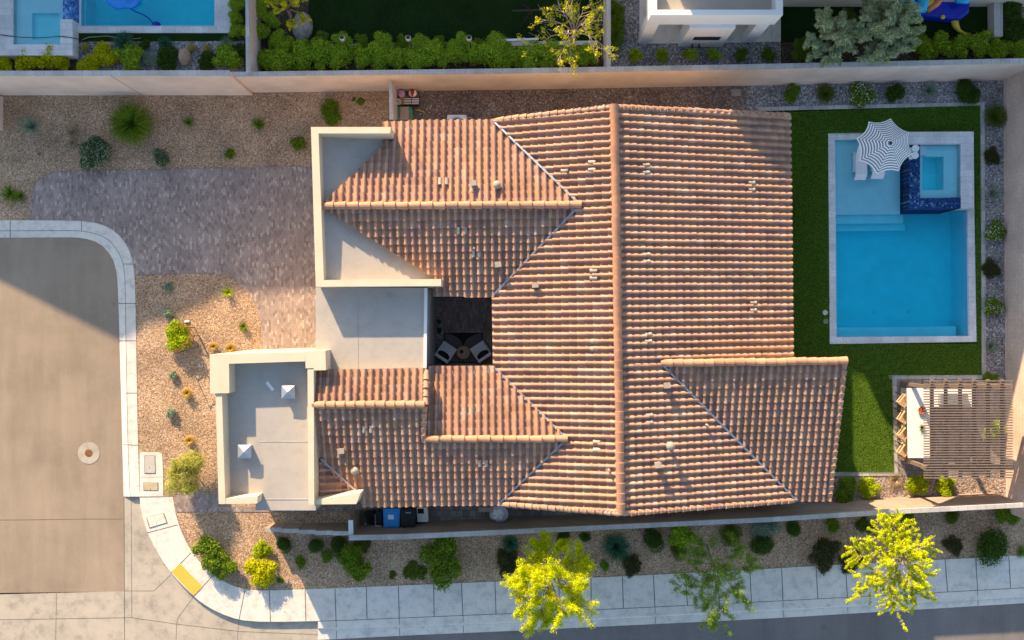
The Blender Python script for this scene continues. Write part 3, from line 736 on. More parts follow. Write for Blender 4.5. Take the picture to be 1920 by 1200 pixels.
# garage block: walls with parapets round a sloping deck
ZP = 5.0
m = MB()
m.pxprism([(583, 238), (597, 250), (607, 525), (592, 537.5)], 0, ZP); m.pxprism([(583, 238), (733, 238), (731, 250), (597, 250)], 0, ZP)
m.pxprism([(592, 537.5), (607, 525), (827, 523), (827, 536)], 0, ZP)
m.build('parapet_wall', M['stucco'], house)
p00 = P(603, 388, 4.50); DK = lambda v: 4.50 - .19 * (Vector((v[0], v[1], 0)) - Vector((p00.x, p00.y, 0))).dot(E_) + .05 * (Vector((v[0], v[1], 0)) - Vector((p00.x, p00.y, 0))).dot(S_)
q = [P(a, b, 4.4) for a, b in ((593, 246), (733, 246), (764, 300), (850, 470), (822, 528), (600, 531))]
m = MB(); m.prism([v[:2] for v in q], 3.0, [DK(v) for v in q]); m.build('flat_roof', M['membrane'], house)
m = MB(); m.pxprism([(592, 539), (800, 539.5), (797.5, 694), (592, 698)], 0, 4.25); m.build('flat_roof', M['membrane'], house)
m = MB(); m.pxprism([(795.5, 540), (801, 540), (799.5, 694), (794, 694)], 4.2, 4.30); m.build('roof_edge_trim', M['white_paint'], house)
m = MB()
for x in (671, ): m.bar(P(x, 560, 4.255), P(x, 694, 4.255), .03, .01)
for y in (628,): m.bar(P(640, y, 4.255), P(641, y, 4.255), .03, .01)
m.build('membrane_seam', M['membrane'], house)

# corner tower
m = MB(); m.pxprism([(406, 666), (588, 664), (592, 957), (479, 957), (479, 944), (411, 944)], 0, 4.45); m.build('tower_deck', M['membrane'], house)
ZT = 5.12
m = MB()
m.pxprism([(393, 665), (572, 659.5), (572, 677.5), (429, 682), (430, 737), (394, 738)], 0, ZT)
m.pxprism([(572, 658.5), (610, 657), (611, 694), (588.5, 694.5), (588, 690), (573, 690.5)], 0, ZT)
m.pxprism([(404, 738.5), (416, 738.5), (422, 932), (422, 945), (410, 945)], 0, ZT - .05)
m.pxprism([(422.2, 935), (483, 930), (482, 944), (422.2, 945)], 4.3, ZT - .06)
m.pxprism([(576.5, 690.6), (588, 690.6), (589, 946), (578.5, 946)], 3.0, ZT - .02)
m.build('tower_parapet', M['stucco'], house)
m = MB(); m.pxprism([(589.2, 938), (676, 924), (668, 945), (589.2, 946)], 3.2, 4.9); m.build('tower_parapet', M['stucco'], house)
m = MB(); m.bar(P(480, 936, 4.455), P(588, 936, 4.455), .02, .02); m.build('membrane_seam', M['wall_cap'], house)
m = MB(); m.bar(P(485, 828, 4.455), P(580, 828, 4.455), .03, .008); m.build('membrane_seam', M['wall_cap'], house)
for px, py in ((540, 735), (458, 847)):
    m = MB(); c = P(px, py, 4.8)
    m.box(c.x, c.y, 4.4, .42, .42, .36, .02)
    m.add([(c.x - .27, c.y - .27, 4.76), (c.x + .27, c.y - .27, 4.76), (c.x + .27, c.y + .27, 4.76), (c.x - .27, c.y + .27, 4.76), (c.x, c.y, 4.88)], [(0, 1, 4), (1, 2, 4), (2, 3, 4), (3, 0, 4), (3, 2, 1, 0)])
    m.build('chimney_cap', M['grey_metal'], house)
m = MB(); c = P(506, 724, 4.46); m.box(c.x, c.y, 4.45, .12, .42, .008, R(38)); m.build('roof_patch', M['white_paint'], house)

# roof vents and vent tiles
def vent_pair(pl, spots):
    for a, b in spots:
        q = onp(pl, a, b); d = pl[1]; u = Vector((-d.y, d.x, 0)); dn = Vector((d.x, d.y, -pl[2])).normalized(); n = u.cross(dn); n = n if n.z > 0 else -n
        m = MB(); vs = []
        for v_, hh in ((-.17, .02), (.17, .05)):
            for t in range(9):
                an = math.pi * t / 8; vs.append(q + u * (.10 * math.cos(an)) + dn * v_ * .85 + n * (.115 * math.sin(an) + .06 + hh))
        m.add(vs, [(t, t + 1, t + 10, t + 9) for t in range(8)] + [tuple(range(9, 18))])
        m.build('vent_tile', M['cream'], house)
vent_pair(WN, [(826, 343), (838, 343)]); vent_pair(WS, [(859, 431), (872, 431), (887, 474), (898, 474)])
vent_pair(MW, [(1111, 306), (1111, 320), (1114, 508), (1114, 522), (1115, 640), (1115, 654), (1120, 828), (1120, 843), (1060, 322)])
vent_pair(ME, [(1208, 311), (1208, 325), (1405, 344), (1405, 357), (1209, 478), (1209, 491), (1408, 568), (1408, 582), (1212, 627), (1212, 640), (1214, 778), (1214, 792)])
vent_pair(S1N, []); vent_pair(SS, [(684, 801), (697, 801), (899, 865), (911, 865)]); vent_pair(SN, [(871, 773), (884, 773)])
def pipe_vent(pl, a, b, h=.45, r=.045, cap=False, mat='cream', box=False):
    q = onp(pl, a, b); m = MB()
    if box:
        m.box(q.x, q.y, q.z, .20, .16, h, .1); m.box(q.x, q.y, q.z + h, .26, .22, .05, .1)
    else:
        m.tube([q, up(q, h)], r, 10)
        if cap: m.lathe(up(q, h), [(r * 2.2, -.06), (r * 2.4, 0), (r * 1.2, .06), (.01, .08)], 12)
    m.lathe(up(q, .05), [(r * 3.2, -.05), (r * 2.4, .05), (r * 1.1, .12)], 12)
    m.build('roof_vent', M[mat], house)
for pl, a, b, h, kw in ((WN, 888, 346, .35, dict(box=True)), (WN, 932, 349, .35, dict(cap=True, r=.07)), (WN, 886, 360, .25, {}), (MW, 1062, 321, .3, {}), (MW, 1003, 535, .35, dict(box=True)), (MW, 1140, 879, .4, {}), (WS, 934, 497, .35, dict(box=True)), (WS, 889, 466, .25, {}),
                    (ME, 1247, 721, .4, dict(box=True)), (ME, 1252, 832, .6, dict(cap=True, r=.075)), (ME, 1230, 868, .45, dict(box=True)), (ME, 1322, 795, .5, {}), (SS, 643, 843, .35, dict(box=True)), (SS, 668, 880, .35, dict(cap=True, r=.07)), (SS, 620, 811, .3, {})):
    pipe_vent(pl, a, b, h, **kw)
# openings in the outer walls
def opening(name, x0, y0, x1, y1, z0, z1, mat, off=.03):
    m = MB(); m.prism([P(x0, y0, 0)[:2], P(x1, y0, 0)[:2], P(x1, y1, 0)[:2], P(x0, y1, 0)[:2]], z0, z1); return m.build(name, mat, house)
m = MB(); a = P(609, 300, 0); 
m = MB(); g = [P(583, 300, ZP), P(590, 500, ZP)]
m.bar(Vector((g[0].x - .02, g[0].y, 1.15)), Vector((g[1].x - .02, g[1].y, 1.15)), .05, 2.3); m.build('garage_door', M['wood'], house)

# courtyard walls and glazing
m = MB(); wl = 3.3
m.prism([P(a, b, 0)[:2] for a, b in ((786, 540), (800, 540), (800, 704), (786, 704))], 0, wl)
m.build('courtyard_wall', M['stucco'], house)
m = MB(); q0, q1_ = onp(MW, 932, 565), onp(MW, 933, 680)
m.bar(Vector((q0.x, q0.y, 1.3)), Vector((q1_.x, q1_.y, 1.3)), .06, 2.5); m.build('patio_door', M['glass'], house)
m = MB(); e0, e1 = onp(ME, 1470, 250), onp(ME, 1474, 600)
for k in range(4):
    t = (k + .5) / 4; c = e0.lerp(e1, t); m = MB(); m.box(c.x - .42, c.y, .1, .06, 1.9, 2.3); fr = m.build('patio_door', M['glass'], house)
# ------------------------------------------------------------------ neighbour houses outside the frame (they cast the long morning shadows)
SL = .42 / math.tan(R(SUN_EL)); SN_ = .91 / math.tan(R(SUN_EL))
nrm_ = math.hypot(.42, .91); SL /= nrm_; SN_ /= nrm_
def caster(px, py, h, z=0.0):
    q = P(px, py, z); return (q.x - SL * (h - z), q.y + SN_ * (h - z))
def nhouse(label, pts, h, walls=True):
    t = thing('neighbour_house', label, 'house', (pts[0][0], pts[0][1], 0))
    m = MB(); m.prism(pts, 0, h - .12); m.build('wall', M['stucco'], t)
    m = MB(); c = Vector((sum(p[0] for p in pts) / len(pts), sum(p[1] for p in pts) / len(pts)))
    m.prism([Vector(p) + (Vector(p) - c).normalized() * .0 for p in pts], h - .12, h); m.build('roof', M['tile'], t)
    return t
# gabled house to the west
pk = Vector(caster(238, 626, 6.5)); g = .24; hw = 7.6
t = thing('neighbour_house', 'gabled beige house northwest of the cul-de-sac, only its peaked shadow reaching the street', 'house', (pk.x, pk.y, 0))
prof = [(-hw, 0), (3.2, 0), (3.2, 6.5 - 3.2 * g), (0, 6.5), (-hw, 6.5 - hw * g)]
def gable(z0l, inset, y0, y1):
    vs = [(pk.x + a, pk.y + y, z) for y in (y0, y1) for a, z in prof]
    return vs, [(4, 3, 2, 1, 0), (5, 6, 7, 8, 9)] + [(i, (i + 1) % 5, (i + 1) % 5 + 5, i + 5) for i in range(5)]
m = MB(); m.add(*gable(0, 0, 0.0, 12)); m.build('wall', M['stucco'], t)
m = MB()
for a, b in ((2, 3), (3, 4)):
    (xa, za), (xb, zb) = prof[a], prof[b]
    m.add([(pk.x + x, pk.y + y, z + dz) for dz in (.004, .1) for y in (-.05, 12.1) for x, z in ((xa, za), (xb, zb))], [(0, 1, 3, 2), (4, 6, 7, 5), (0, 4, 5, 1), (2, 3, 7, 6), (0, 2, 6, 4), (1, 5, 7, 3)])
m.build('roof', M['tile'], t)
HB = 6.5
a = caster(452, 548, HB); b = caster(700, 545, HB)
x1 = P(1040, 0, 0).x
nhouse('unseen beige flat roofed house beyond the upper edge, shaped to shade the gravel and drive', [caster(*q, HB) for q in ((262, 612), (330, 598), (400, 563))] + [(a[0], a[1]), (x1, b[1]), (x1, b[1] + 12), (caster(262, 612, HB)[0], b[1] + 12)], HB)  # unseen block, front outline stepped to lay its shadow edge over gravel and drive
c0 = caster(1392, 212, 7.0, 3.8); c1 = caster(1655, 698, 7.0); c2 = caster(1668, 808, 7.0)
c0 = (c0[0], c1[1] - .3)
nhouse('two storey beige house beyond the upper right edge, shading the pool garden', [c0, (c1[0], c0[1]), c2, (c2[0] + 22, c2[1]), (c2[0] + 22, c2[1] + 14), (c0[0], c2[1] + 14)], 7.0)

# ------------------------------------------------------------------ north yard structures
pv = thing('pavilion', 'white rendered garden pavilion with a recessed flat roof and outdoor fireplace at the top edge', 'pavilion', P(1330, 40, 1))
zt = 4.3
m = MB()
def wq(q, z0, z1, zr): m.prism([P(a, b, zr)[:2] for a, b in q], z0, z1)
wq([(1220, 28), (1468, 28), (1455, 18), (1232, 18)], 3.27, zt, zt); wq([(1220, 28), (1232, 18), (1232, -60), (1220, -60)], 3.27, zt, zt); wq([(1468, 28), (1455, 18), (1455, -60), (1468, -60)], 3.27, zt, zt)
m.build('parapet', M['white_paint'], pv)
m = MB(); wq([(1226, 23), (1461, 23), (1461, -60), (1226, -60)], 3.3, 3.75, zt); m.build('flat_roof', M['membrane'], pv)
for q in ([(1197, 81), (1218, 81), (1218, 62), (1197, 62)], [(1392, 79), (1415, 79), (1415, 62), (1392, 62)]):
    m = MB(); wq(q, 1, 3.27, 1); m.build('column', M['white_paint'], pv)
m = MB(); wq([(1272, 88), (1352, 88), (1356, 62), (1272, 62)], 1, 3.25, 1); fp = m.build('fireplace', M['white_paint'], pv)
m = MB(); a, b = P(1290, 88, 1), P(1338, 88, 1); m.prism([(a.x, a.y - .02), (b.x, b.y - .02), (b.x, b.y + .06), (a.x, a.y + .06)], 1.9, 2.25); m.build('firebox', M['black'], fp)
m = MB()
for x in (1298, 1311): m.bar(P(x, 90, 1) , P(x, 82, 1.4), .05, .05)
m.build('vent_bracket', M['black'], fp)

sl = thing('inflatable_slide', 'blue, yellow and orange inflatable bouncy slide on the dark lawn at the top edge', 'bouncy castle', P(1760, 0, 1))
m = MB(); wq([(1728, 30), (1800, 38), (1818, 24), (1822, -40), (1718, -40), (1718, 20)], 1.0, 1.55, 1.5); M['blue_v'] = mat_plain('blue_vinyl', (.01, .03, .42), .35, var=.3, scale=3); m.build('base', M['blue_v'], sl, bevel=.12)
M['cyan_v'] = mat_plain('cyan_vinyl', (.03, .42, .72), .4); M['yel_v'] = mat_plain('yellow_vinyl', (.75, .50, .05), .4); M['or_v'] = mat_plain('orange_vinyl', (.75, .25, .08), .4)
m = MB(); m.tube([P(1700, -30, 2), P(1700, 2, 1.9), P(1712, 18, 1.9), P(1727, 16, 1.9), P(1730, -4, 2.0), P(1724, -30, 2)], .28, 12); m.build('side_tube', M['cyan_v'], sl, smooth=True)
m = MB(); wq([(1730, 18), (1752, 6), (1764, -30), (1733, -30)], 1.4, 1.9, 1.9); m.build('slide_lane', M['yel_v'], sl, bevel=.08)
m = MB(); m.tube([P(1738, 20, 1.75), P(1756, 8, 1.85), P(1768, -8, 2.0)], .13, 10); m.build('lane_edge', M['or_v'], sl, smooth=True)
m = MB(); m.tube([P(1793, 0, 1.9), P(1812, 2, 1.9), P(1822, -14, 1.9)], .14, 10); m.build('handrail', M['cyan_v'], sl, smooth=True)
m = MB(); m.tube([P(1789, 36, 1.3), P(1792, 48, 1.2), P(1798, 57, 1.2), P(1806, 62, 1.1), P(1814, 67, 1.05)], [.17, .14, .08, .06, .12], 8); m.build('blower_tube', M['yel_v'], sl, smooth=True)
m = MB(); m.ball(P(1767.5, 32, 1.55), .10); m.build('vent_ball', M['yel_v'], sl, smooth=True)

for lab, px in (('garden lantern on a pole left of the other two above the clipped hedge', 657), ('middle garden lantern on a thin pole beside the yellow leafed spray in the hedge', 774), ('garden lantern on a pole nearest the bare yellow tree above the hedge', 882)):
    base = P(px + 2, 100, 1); base.z = 1.0
    t = thing('garden_lantern', lab, 'lantern', base, 'garden lanterns along the hedge')
    m = MB(); m.tube([base, base + Vector((0, 0, 1.75))], .022, 8); m.build('pole', M['black'], t)
    m = MB(); m.lathe(base + Vector((0, 0, 1.72)), [(.05, 0), (.12, .05), (.12, .22), (.08, .26)], 12); m.build('lamp', M['grey_metal'], t)
    m = MB(); m.lathe(base + Vector((0, 0, 1.98)), [(.09, 0), (.05, .06), (.01, .08)], 12); m.build('lamp_cap', M['black'], t)
t = thing('bench', 'slim white bench standing by the lawn edge near the bare yellow tree', 'bench', P(970, 75, 1))
m = MB(); m.prism([P(a, b, 1.45)[:2] for a, b in ((928, 73.5), (1010, 71), (1010, 75), (928, 77.5))], 1.39, 1.45); m.build('seat', M['white'], t)
for x in (935, 1003):
    m = MB(); c = P(x, 75, 1.4); m.box(c.x, c.y, 1.0, .06, .1, .39); m.build('leg', M['grey_metal'], t)
t = thing('climbing_frame', 'thin dark metal play frame with tripod legs on the dark lawn beside the bare tree', 'play frame', P(985, 40, 1))
for a, b in (((968, 62), (995, 20)), ((1003, 66), (995, 20)), ((975, 5), (995, 20))):
    m = MB(); m.tube([P(*a, 1.0), P(*b, 2.6)], .04, 8); m.build('leg', M['black'], t)
m = MB(); m.tube([P(960, 20, 2.6), P(1030, 18, 2.6)], .04, 8); m.build('top_bar', M['black'], t)

def boulder(label, px, py, z, r, sq, mat='stone', seed=1):
    m = MB(); c = P(px, py, z + r * sq[2] * .4); m.ball(c, r, 14, 9, sq, .09, random.Random(seed))
    o = m.build('boulder', M[mat], None, smooth=True); return tag(o, label, 'boulder')
boulder('large flat grey boulder at the foot of the small yellow flowering tree', 567, 50, 1.0, .55, (.8, 1.2, .6), seed=3)
M['sand'] = mat_plain('sandstone', (.42, .30, .2), .9, var=.3, scale=4, bs=.5)
boulder('tan pointed sandstone boulder among cactus balls by the neighbour pool', 347, 107, 1.0, .36, (.8, 1.1, .7), 'sand', 5)

# hoses and floats in the neighbour's pool
m = MB(); m.tube([P(235, 9, 1.0), P(250, 20, 1.0), P(268, 27, .95), P(280, 35, .9), P(288, 46, .8)], .03, 6); t = thing('pool_cleaner', 'dark blue hose of the pool cleaner curving across the neighbour pool', 'pool cleaner', P(290, 45, .9)); m.build('hose', M['blue_v'], t, smooth=True)
m = MB(); m.ball(P(293, 46, .85), .14, 12, 8, (1.4, 1, .6)); m.build('cleaner_head', M['blue_v'], t, smooth=True)
m = MB(); c = P(233, 0, .98); rr = random.Random(4)
ring = [(c.x + (.75 + rr.uniform(-.1, .1)) * math.cos(a) * 1.1, c.y + (.42 + rr.uniform(-.07, .07)) * math.sin(a)) for a in [i * math.pi / 8 for i in range(16)]]
m.prism(ring, .90, 1.06); M['float'] = mat_plain('blue_float', (.03, .28, .8), .4, var=.25); tag(m.build('pool_float', M['float'], bevel=.06), 'crumpled bright blue float drifting at the top edge of the neighbour pool', 'pool float')
m = MB(); m.tube([P(0, 65, 1.53), P(40, 70, 1.53), P(75, 71, 1.53), P(115, 68, 1.53), P(137, 71, 1.53), P(150, 75, 1.06), P(165, 78, 1.04)], .018, 6); tag(m.build('hose', M['black']), 'thin black hose lying across the raised spa of the neighbour', 'hose')
m = MB(); m.tube([P(152, 76, 1.05), P(165, 70, 1.05), P(200, 67.5, 1.05), P(235, 73, 1.05), P(264, 72, 1.05)], .018, 6); tag(m.build('hose', M['cream']), 'thin cream hose lying on the green strip beside the neighbour pool', 'hose')

# ------------------------------------------------------------------ pool furniture
um = thing('umbrella', 'grey and white striped octagonal parasol over the tanning shelf', 'parasol', P(1657, 275, 0))
ed = [(1670, 222), (1704, 248), (1710, 289), (1685, 321), (1644, 327), (1611, 301), (1606, 260), (1629, 228)]
apx = P(1670, 268, 3.0); E8 = [P(a, b, 2.38) for a, b in ed]
M['stripe'] = mat_plain('grey_canvas', (.20, .21, .24), .9, var=.05)
m = MB(); NR = 21
for i in range(NR):
    t0, t1 = i / NR, (i + 1) / NR; m.m = i % 2
    for k in range(8):
        for s in range(4):
            def pt(t, f):
                A, B = E8[k], E8[(k + 1) % 8]; mid = (A + B) / 2
                e = A.lerp(B, f); e = e + (apx - mid) * (.10 * 4 * f * (1 - f)); q = apx.lerp(e, t)
                q.z = apx.z - (apx.z - e.z) * (t ** 1.15) - .04 * 4 * f * (1 - f) * t; return q
            m.add([pt(t0, s / 4), pt(t1, s / 4), pt(t1, (s + 1) / 4), pt(t0, (s + 1) / 4)], [(0, 1, 2, 3)])
m.build('canopy', [M['fabric'], M['stripe']], um)
m = MB(); m.tube([(P(1657, 275, 0).x + .3, P(1657, 275, 0).y + .1, -.3), apx], .03, 8); m.build('pole', M['white'], um)
m = MB(); m.lathe(apx, [(.06, 0), (.05, .05), (.01, .09)], 10); m.build('finial', M['black'], um)
for e in range(8):
    m = MB(); m.bar(apx - Vector((0, 0, .06)), E8[e] - Vector((0, 0, .03)), .02, .02); m.build('rib', M['white'], um)
def lounger(label, x0, x1, y0, y1, skew):
    t = thing('sun_lounger', label, 'sun lounger', P((x0 + x1) / 2, (y0 + y1) / 2, 0), 'white loungers standing in the tanning shelf')
    prof = [(0, .62), (.2, .45), (.38, .22), (.55, .16), (.75, .24), (.88, .26), (1, .10)]
    m = MB(); vs = []
    for dz in (0, -.07):
        for f, z in prof:
            y = y0 + (y1 - y0) * f
            for x in (x0 + skew * (1 - f), x1 + skew * (1 - f)):
                q = P(x, y, 0); vs.append((q.x, q.y, z + dz))
    n = len(prof)
    fs = [(2 * i, 2 * i + 1, 2 * i + 3, 2 * i + 2) for i in range(n - 1)] + [tuple(2 * n + k for k in (2 * i, 2 * i + 2, 2 * i + 3, 2 * i + 1)) for i in range(n - 1)]
    for i in range(n - 1):
        for s in (0, 1): fs.append((2 * i + s, 2 * i + 2 + s, 2 * n + 2 * i + 2 + s, 2 * n + 2 * i + s))
    fs += [(0, 1, 2 * n + 1, 2 * n), (2 * n - 2, 2 * n - 1, 4 * n - 1, 4 * n - 2)]
    m.add(vs, fs); m.build('shell', M['white'], t)
    m = MB(); c = P((x0 + x1) / 2, y0 + (y1 - y0) * .55, 0); m.box(c.x, c.y, -.32, .45, .9, .4); m.build('plinth', M['white'], t)
    return t
lounger('left white moulded lounger half covered by the striped parasol', 1600, 1621, 262, 338, 3)
lounger('right white moulded lounger almost hidden under the striped parasol', 1631, 1654, 262, 336, 3)
for lab, px, py in (('upper small white round stool on the spa edge beside the parasol', 1717, 278), ('lower small white round stool on the spa edge beside the parasol', 1716, 291)):
    c = P(px, py, .8); t = thing('side_table', lab, 'stool', (c.x, c.y, .42), 'white round stools on the spa edge')
    m = MB(); m.lathe((c.x, c.y, .42), [(.12, 0), (.09, .12), (.09, .26), (.12, .33)], 16); m.build('base', M['white'], t)
    m = MB(); m.lathe((c.x, c.y, .75), [(.155, 0), (.165, .02), (.16, .05)], 20); m.build('top', M['white'], t)
for lab, px, py in (('upper of two white skimmer lids in the grass left of the pool', 1547, 586), ('lower cream skimmer lid in the grass left of the pool', 1548, 602.5)):
    c = P(px, py, .03); t = thing('skimmer_lid', lab, 'lid', c)
    m = MB(); m.lathe(c, [(.12, 0), (.12, .02), (.10, .025)], 20); m.build('lid', M['white'] if py < 590 else M['cream'], t)
    m = MB(); m.lathe((c.x + .05, c.y, c.z + .025), [(.012, 0), (.01, .005)], 8); m.build('lid_hole', M['black'], t)
m = MB(); c = P(1380, 174, 0); m.box(c.x, c.y, -.02, .44, .31, .06); t = tag(m.build('utility_box', M['cream'], bevel=.03), 'beige plastic utility box lid in the dark side gravel by the boundary wall', 'utility box')
# AC unit
t = thing('air_conditioner', 'pale grey air conditioning unit half under the tile eave in the side yard', 'air conditioner', P(856, 222, 0))
m = MB(); m.pxprism([(838, 214.5), (875, 214.5), (876, 250), (838, 250)], .08, .82); m.build('casing', M['white_paint'], t, bevel=.06)
c = P(857, 231, .83); m = MB(); m.lathe((c.x, c.y, .825), [(.30, 0), (.30, .02), (.24, .025)], 24); m.build('fan_guard', M['grey_metal'], t)
m = MB(); m.lathe((c.x, c.y, .845), [(.22, 0), (.22, .01), (.05, .03)], 24); m.build('fan', M['black'], t)

# ------------------------------------------------------------------ toys by the stub wall
M['pink'] = mat_plain('pink_rubber', (.55, .33, .50), .5); M['red'] = mat_plain('red_rubber', (.45, .03, .03), .5); M['green_p'] = mat_plain('green_plastic', (.10, .28, .14), .5); M['beige_p'] = mat_plain('beige_plastic', (.42, .34, .30), .6); M['orange_w'] = mat_plain('orange_board', (.55, .27, .07), .7)
c = P(753, 176, .3); m = MB(); m.ball(c, .18, 20, 14); tag(m.build('ball', M['pink'], smooth=True), 'plain lilac pink ball in the corner by the boundary wall', 'ball')
c = P(774, 175.5, .3); m = MB()
nu, nv = 24, 14
for i in range(nv):
    for j in range(nu):
        m.m = (j // 4) % 2
        def sp(i, j): t = math.pi * i / nv; p = 2 * math.pi * j / nu; return Vector((c.x + .19 * math.sin(t) * math.cos(p), c.y + .19 * math.cos(t) * .9 + .19 * math.sin(t) * math.sin(p) * .35, c.z + .19 * math.sin(t) * math.sin(p) * .95 - .19 * math.cos(t) * .3))
        m.add([sp(i, j), sp(i + 1, j), sp(i + 1, j + 1), sp(i, j + 1)], [(0, 1, 2, 3)])
tag(m.build('beach_ball', [M['white'], M['red']], smooth=True), 'red and white panelled beach ball by the boundary wall', 'ball')
m = MB(); c = P(758, 189, .25); m.box(c.x, c.y, 0, .42, .40, .28); tag(m.build('toy_box', M['orange_w'], bevel=.02), 'orange box under the striped cushions in the toy corner', 'box')
c = P(746, 190, .4)
m = MB()
for i in range(24):
    m.m = i % 2; a0, a1 = 2 * math.pi * i / 24, 2 * math.pi * (i + 1) / 24
    m.add([(c.x, c.y, .42), (c.x + .16 * math.cos(a0), c.y + .16 * math.sin(a0), .38), (c.x + .16 * math.cos(a1), c.y + .16 * math.sin(a1), .38), (c.x + .17 * math.cos(a1), c.y + .17 * math.sin(a1), .02), (c.x + .17 * math.cos(a0), c.y + .17 * math.sin(a0), .02)], [(0, 1, 2), (1, 4, 3, 2)])
tag(m.build('pouf', [M['dark_fabric'], M['fabric']]), 'round black and white striped pouf in the toy corner', 'pouf')
for lab, px, py in (('left striped black and white square cushion beside the pouf', 764.5, 190.5), ('right striped black and white square cushion nearest the gravel', 779, 190.5)):
    c = P(px, py, .3); m = MB()
    for i in range(9):
        m.m = i % 2; y0 = c.y - .17 + .34 * i / 9; m.prism([(c.x - .16, y0), (c.x + .16, y0), (c.x + .16, y0 + .34 / 9), (c.x - .16, y0 + .34 / 9)], .26, .36 + .03 * math.sin(math.pi * (i + .5) / 9))
    tag(m.build('cushion', [M['dark_fabric'], M['fabric']]), lab, 'cushion', 'striped cushions in the toy corner')
    if px > 770:
        m = MB(); m.box(c.x, c.y, 0, .3, .3, .25); tag(m.build('crate', M['black']), 'black crate under the right striped cushion', 'crate')
t = thing('play_table', 'green sided children play table with a beige lid beside the stub wall', 'play table', P(759, 213, 0))
m = MB(); m.pxprism([(750, 199.5), (766, 199.5), (767, 226), (749, 226)], .42, .50); m.build('lid', M['beige_p'], t, bevel=.04)
for q in ([(743.5, 200), (751, 199), (749, 228), (744, 228)], [(765, 199), (772, 200), (774, 228), (767, 228)]):
    m = MB(); m.pxprism(q, .0, .46); m.build('side_bench', M['green_p'], t, bevel=.05)
m = MB(); m.pxprism([(750.5, 203), (765.5, 203), (766.5, 226), (749.5, 226)], 0, .42); m.build('body', M['green_p'], t)
m = MB(); m.bar(P(779, 206, .05), P(795, 209, .05), .03, .03); tag(m.build('plastic_stick', M['yel_v']), 'short yellow stick lying on the dark gravel by the play table', 'stick')

# ------------------------------------------------------------------ bin alley
def wheelie(label, x0, x1, y0, y1, mat, body, sticker=None):
    t = thing('wheelie_bin', label, 'bin', P((x0 + x1) / 2, (y0 + y1) / 2, 0), 'wheeled bins in the alley')
    zc = 1.05; a, b = P(x0, y1, zc), P(x1, y0, zc); cx, cy = (a.x + b.x) / 2, (a.y + b.y) / 2; w_, d_ = b.x - a.x, b.y - a.y
    m = MB(); m.add([(cx + sx * w_ * k, cy + sy * d_ * k, z) for z, k in ((.08, .36), (.98, .46)) for sx, sy in ((-1, -1), (1, -1), (1, 1), (-1, 1))], [(3, 2, 1, 0), (4, 5, 6, 7), (0, 1, 5, 4), (1, 2, 6, 5), (2, 3, 7, 6), (3, 0, 4, 7)]); m.build('body', body, t, bevel=.02)
    m = MB(); m.prism([(cx + sx * w_ / 2 * (1 if sy > 0 else .93), cy + sy * d_ / 2) for sx, sy in ((-1, -1), (1, -1), (1, 1), (-1, 1))], .98, 1.05); m.prism([(cx + sx * w_ * .42, cy + sy * d_ * .40) for sx, sy in ((-1, -1), (1, -1), (1, 1), (-1, 1))], 1.05, 1.08); m.build('lid', mat, t, bevel=.025)
    for sx in (-1, 1):
        m = MB(); m.tube([(cx + sx * w_ * .38, cy - d_ * .46, .12), (cx + sx * w_ * .46, cy - d_ * .46, .12)], .12, 14); m.build('wheel', M['black'], t)
        m = MB(); m.box(cx + sx * w_ * .33, cy - d_ * .53, .94, .08, .09, .07); m.build('hinge', body, t)
    m = MB(); m.tube([(cx - w_ * .3, cy - d_ * .57, 1.0), (cx + w_ * .3, cy - d_ * .57, 1.0)], .018, 8); m.build('handle', body, t)
    if sticker == 'label':
        m = MB(); m.box(cx - .02, cy + .04, 1.08, .26, .20, .004); m.build('sticker', M['white'], t)
    return t, cx, cy
wheelie('blue wheeled bin with white sticker between black bin and stub wall', 718, 750, 954, 988, M['blue_bin'], M['blue_bin'], 'label')
t, cx, cy = wheelie('black wheeled bin between the blue bin and the white crate', 750.5, 780, 955, 988, M['black'], M['black'])
fc = bpy.data.curves.new('lid_lettering', 'FONT'); fc.body = 'TRASH'; fc.size = .085; fc.align_x = 'CENTER'; fc.extrude = .002
fo = bpy.data.objects.new('lid_lettering', fc); COL.objects.link(fo); fo.parent = t; fc.materials.append(M['white'])
fo.location = Vector((cx, cy + .22, 1.084)) - origin(t)
lm = bpy.data.meshes.new_from_object(fo); lm.materials.clear(); lm.materials.append(M['white'])
lt = bpy.data.objects.new('lettering', lm); COL.objects.link(lt); lt.parent = t; lt.location = fo.location; bpy.data.objects.remove(fo)
t = thing('crate_stack', 'white plastic tray with dark pocket standing right of the black bin', 'crate', P(793, 968, 0))
m = MB(); m.pxprism([(781, 952), (801, 951.5), (803, 979), (782, 979)], .3, .62); m.build('tray', M['white'], t, bevel=.02)
m = MB(); m.pxprism([(783, 954), (794.5, 953.5), (795, 963), (783.5, 963)], .622, .635); m.build('pocket', M['dark_fabric'], t)
m = MB(); m.pxprism([(784, 956), (799, 956), (799, 984), (784, 984)], .02, .3); m.build('lower_box', M['black'], t)
t = thing('garden_clutter', 'black folded cart with cream edged frame left of the blue bin', 'folding cart', P(700, 972, 0))
m = MB(); m.pxprism([(682, 962), (700, 958), (704, 985), (692, 982)], .05, .5); m.build('bag', M['dark_fabric'], t, bevel=.04)
m = MB(); m.pxprism([(704, 961), (716, 960), (717, 984), (703, 984)], .1, .72); m.build('box', M['black'], t, bevel=.03)
m = MB(); m.bar(P(703, 964, .75), P(704, 984, .75), .03, .03); m.bar(P(703, 986, .75), P(716, 987, .75), .08, .03); m.build('rim', M['cream'], t)
m = MB(); c = P(685, 982, .5); m.ball(c, .035); tag(m.build('golf_ball', M['white'], smooth=True), 'tiny white ball beside the black folded cart', 'ball')
gr = thing('covered_grill', 'round grill under a crumpled pale grey tarp with a side shelf in the alley', 'grill', P(932, 963, 0))
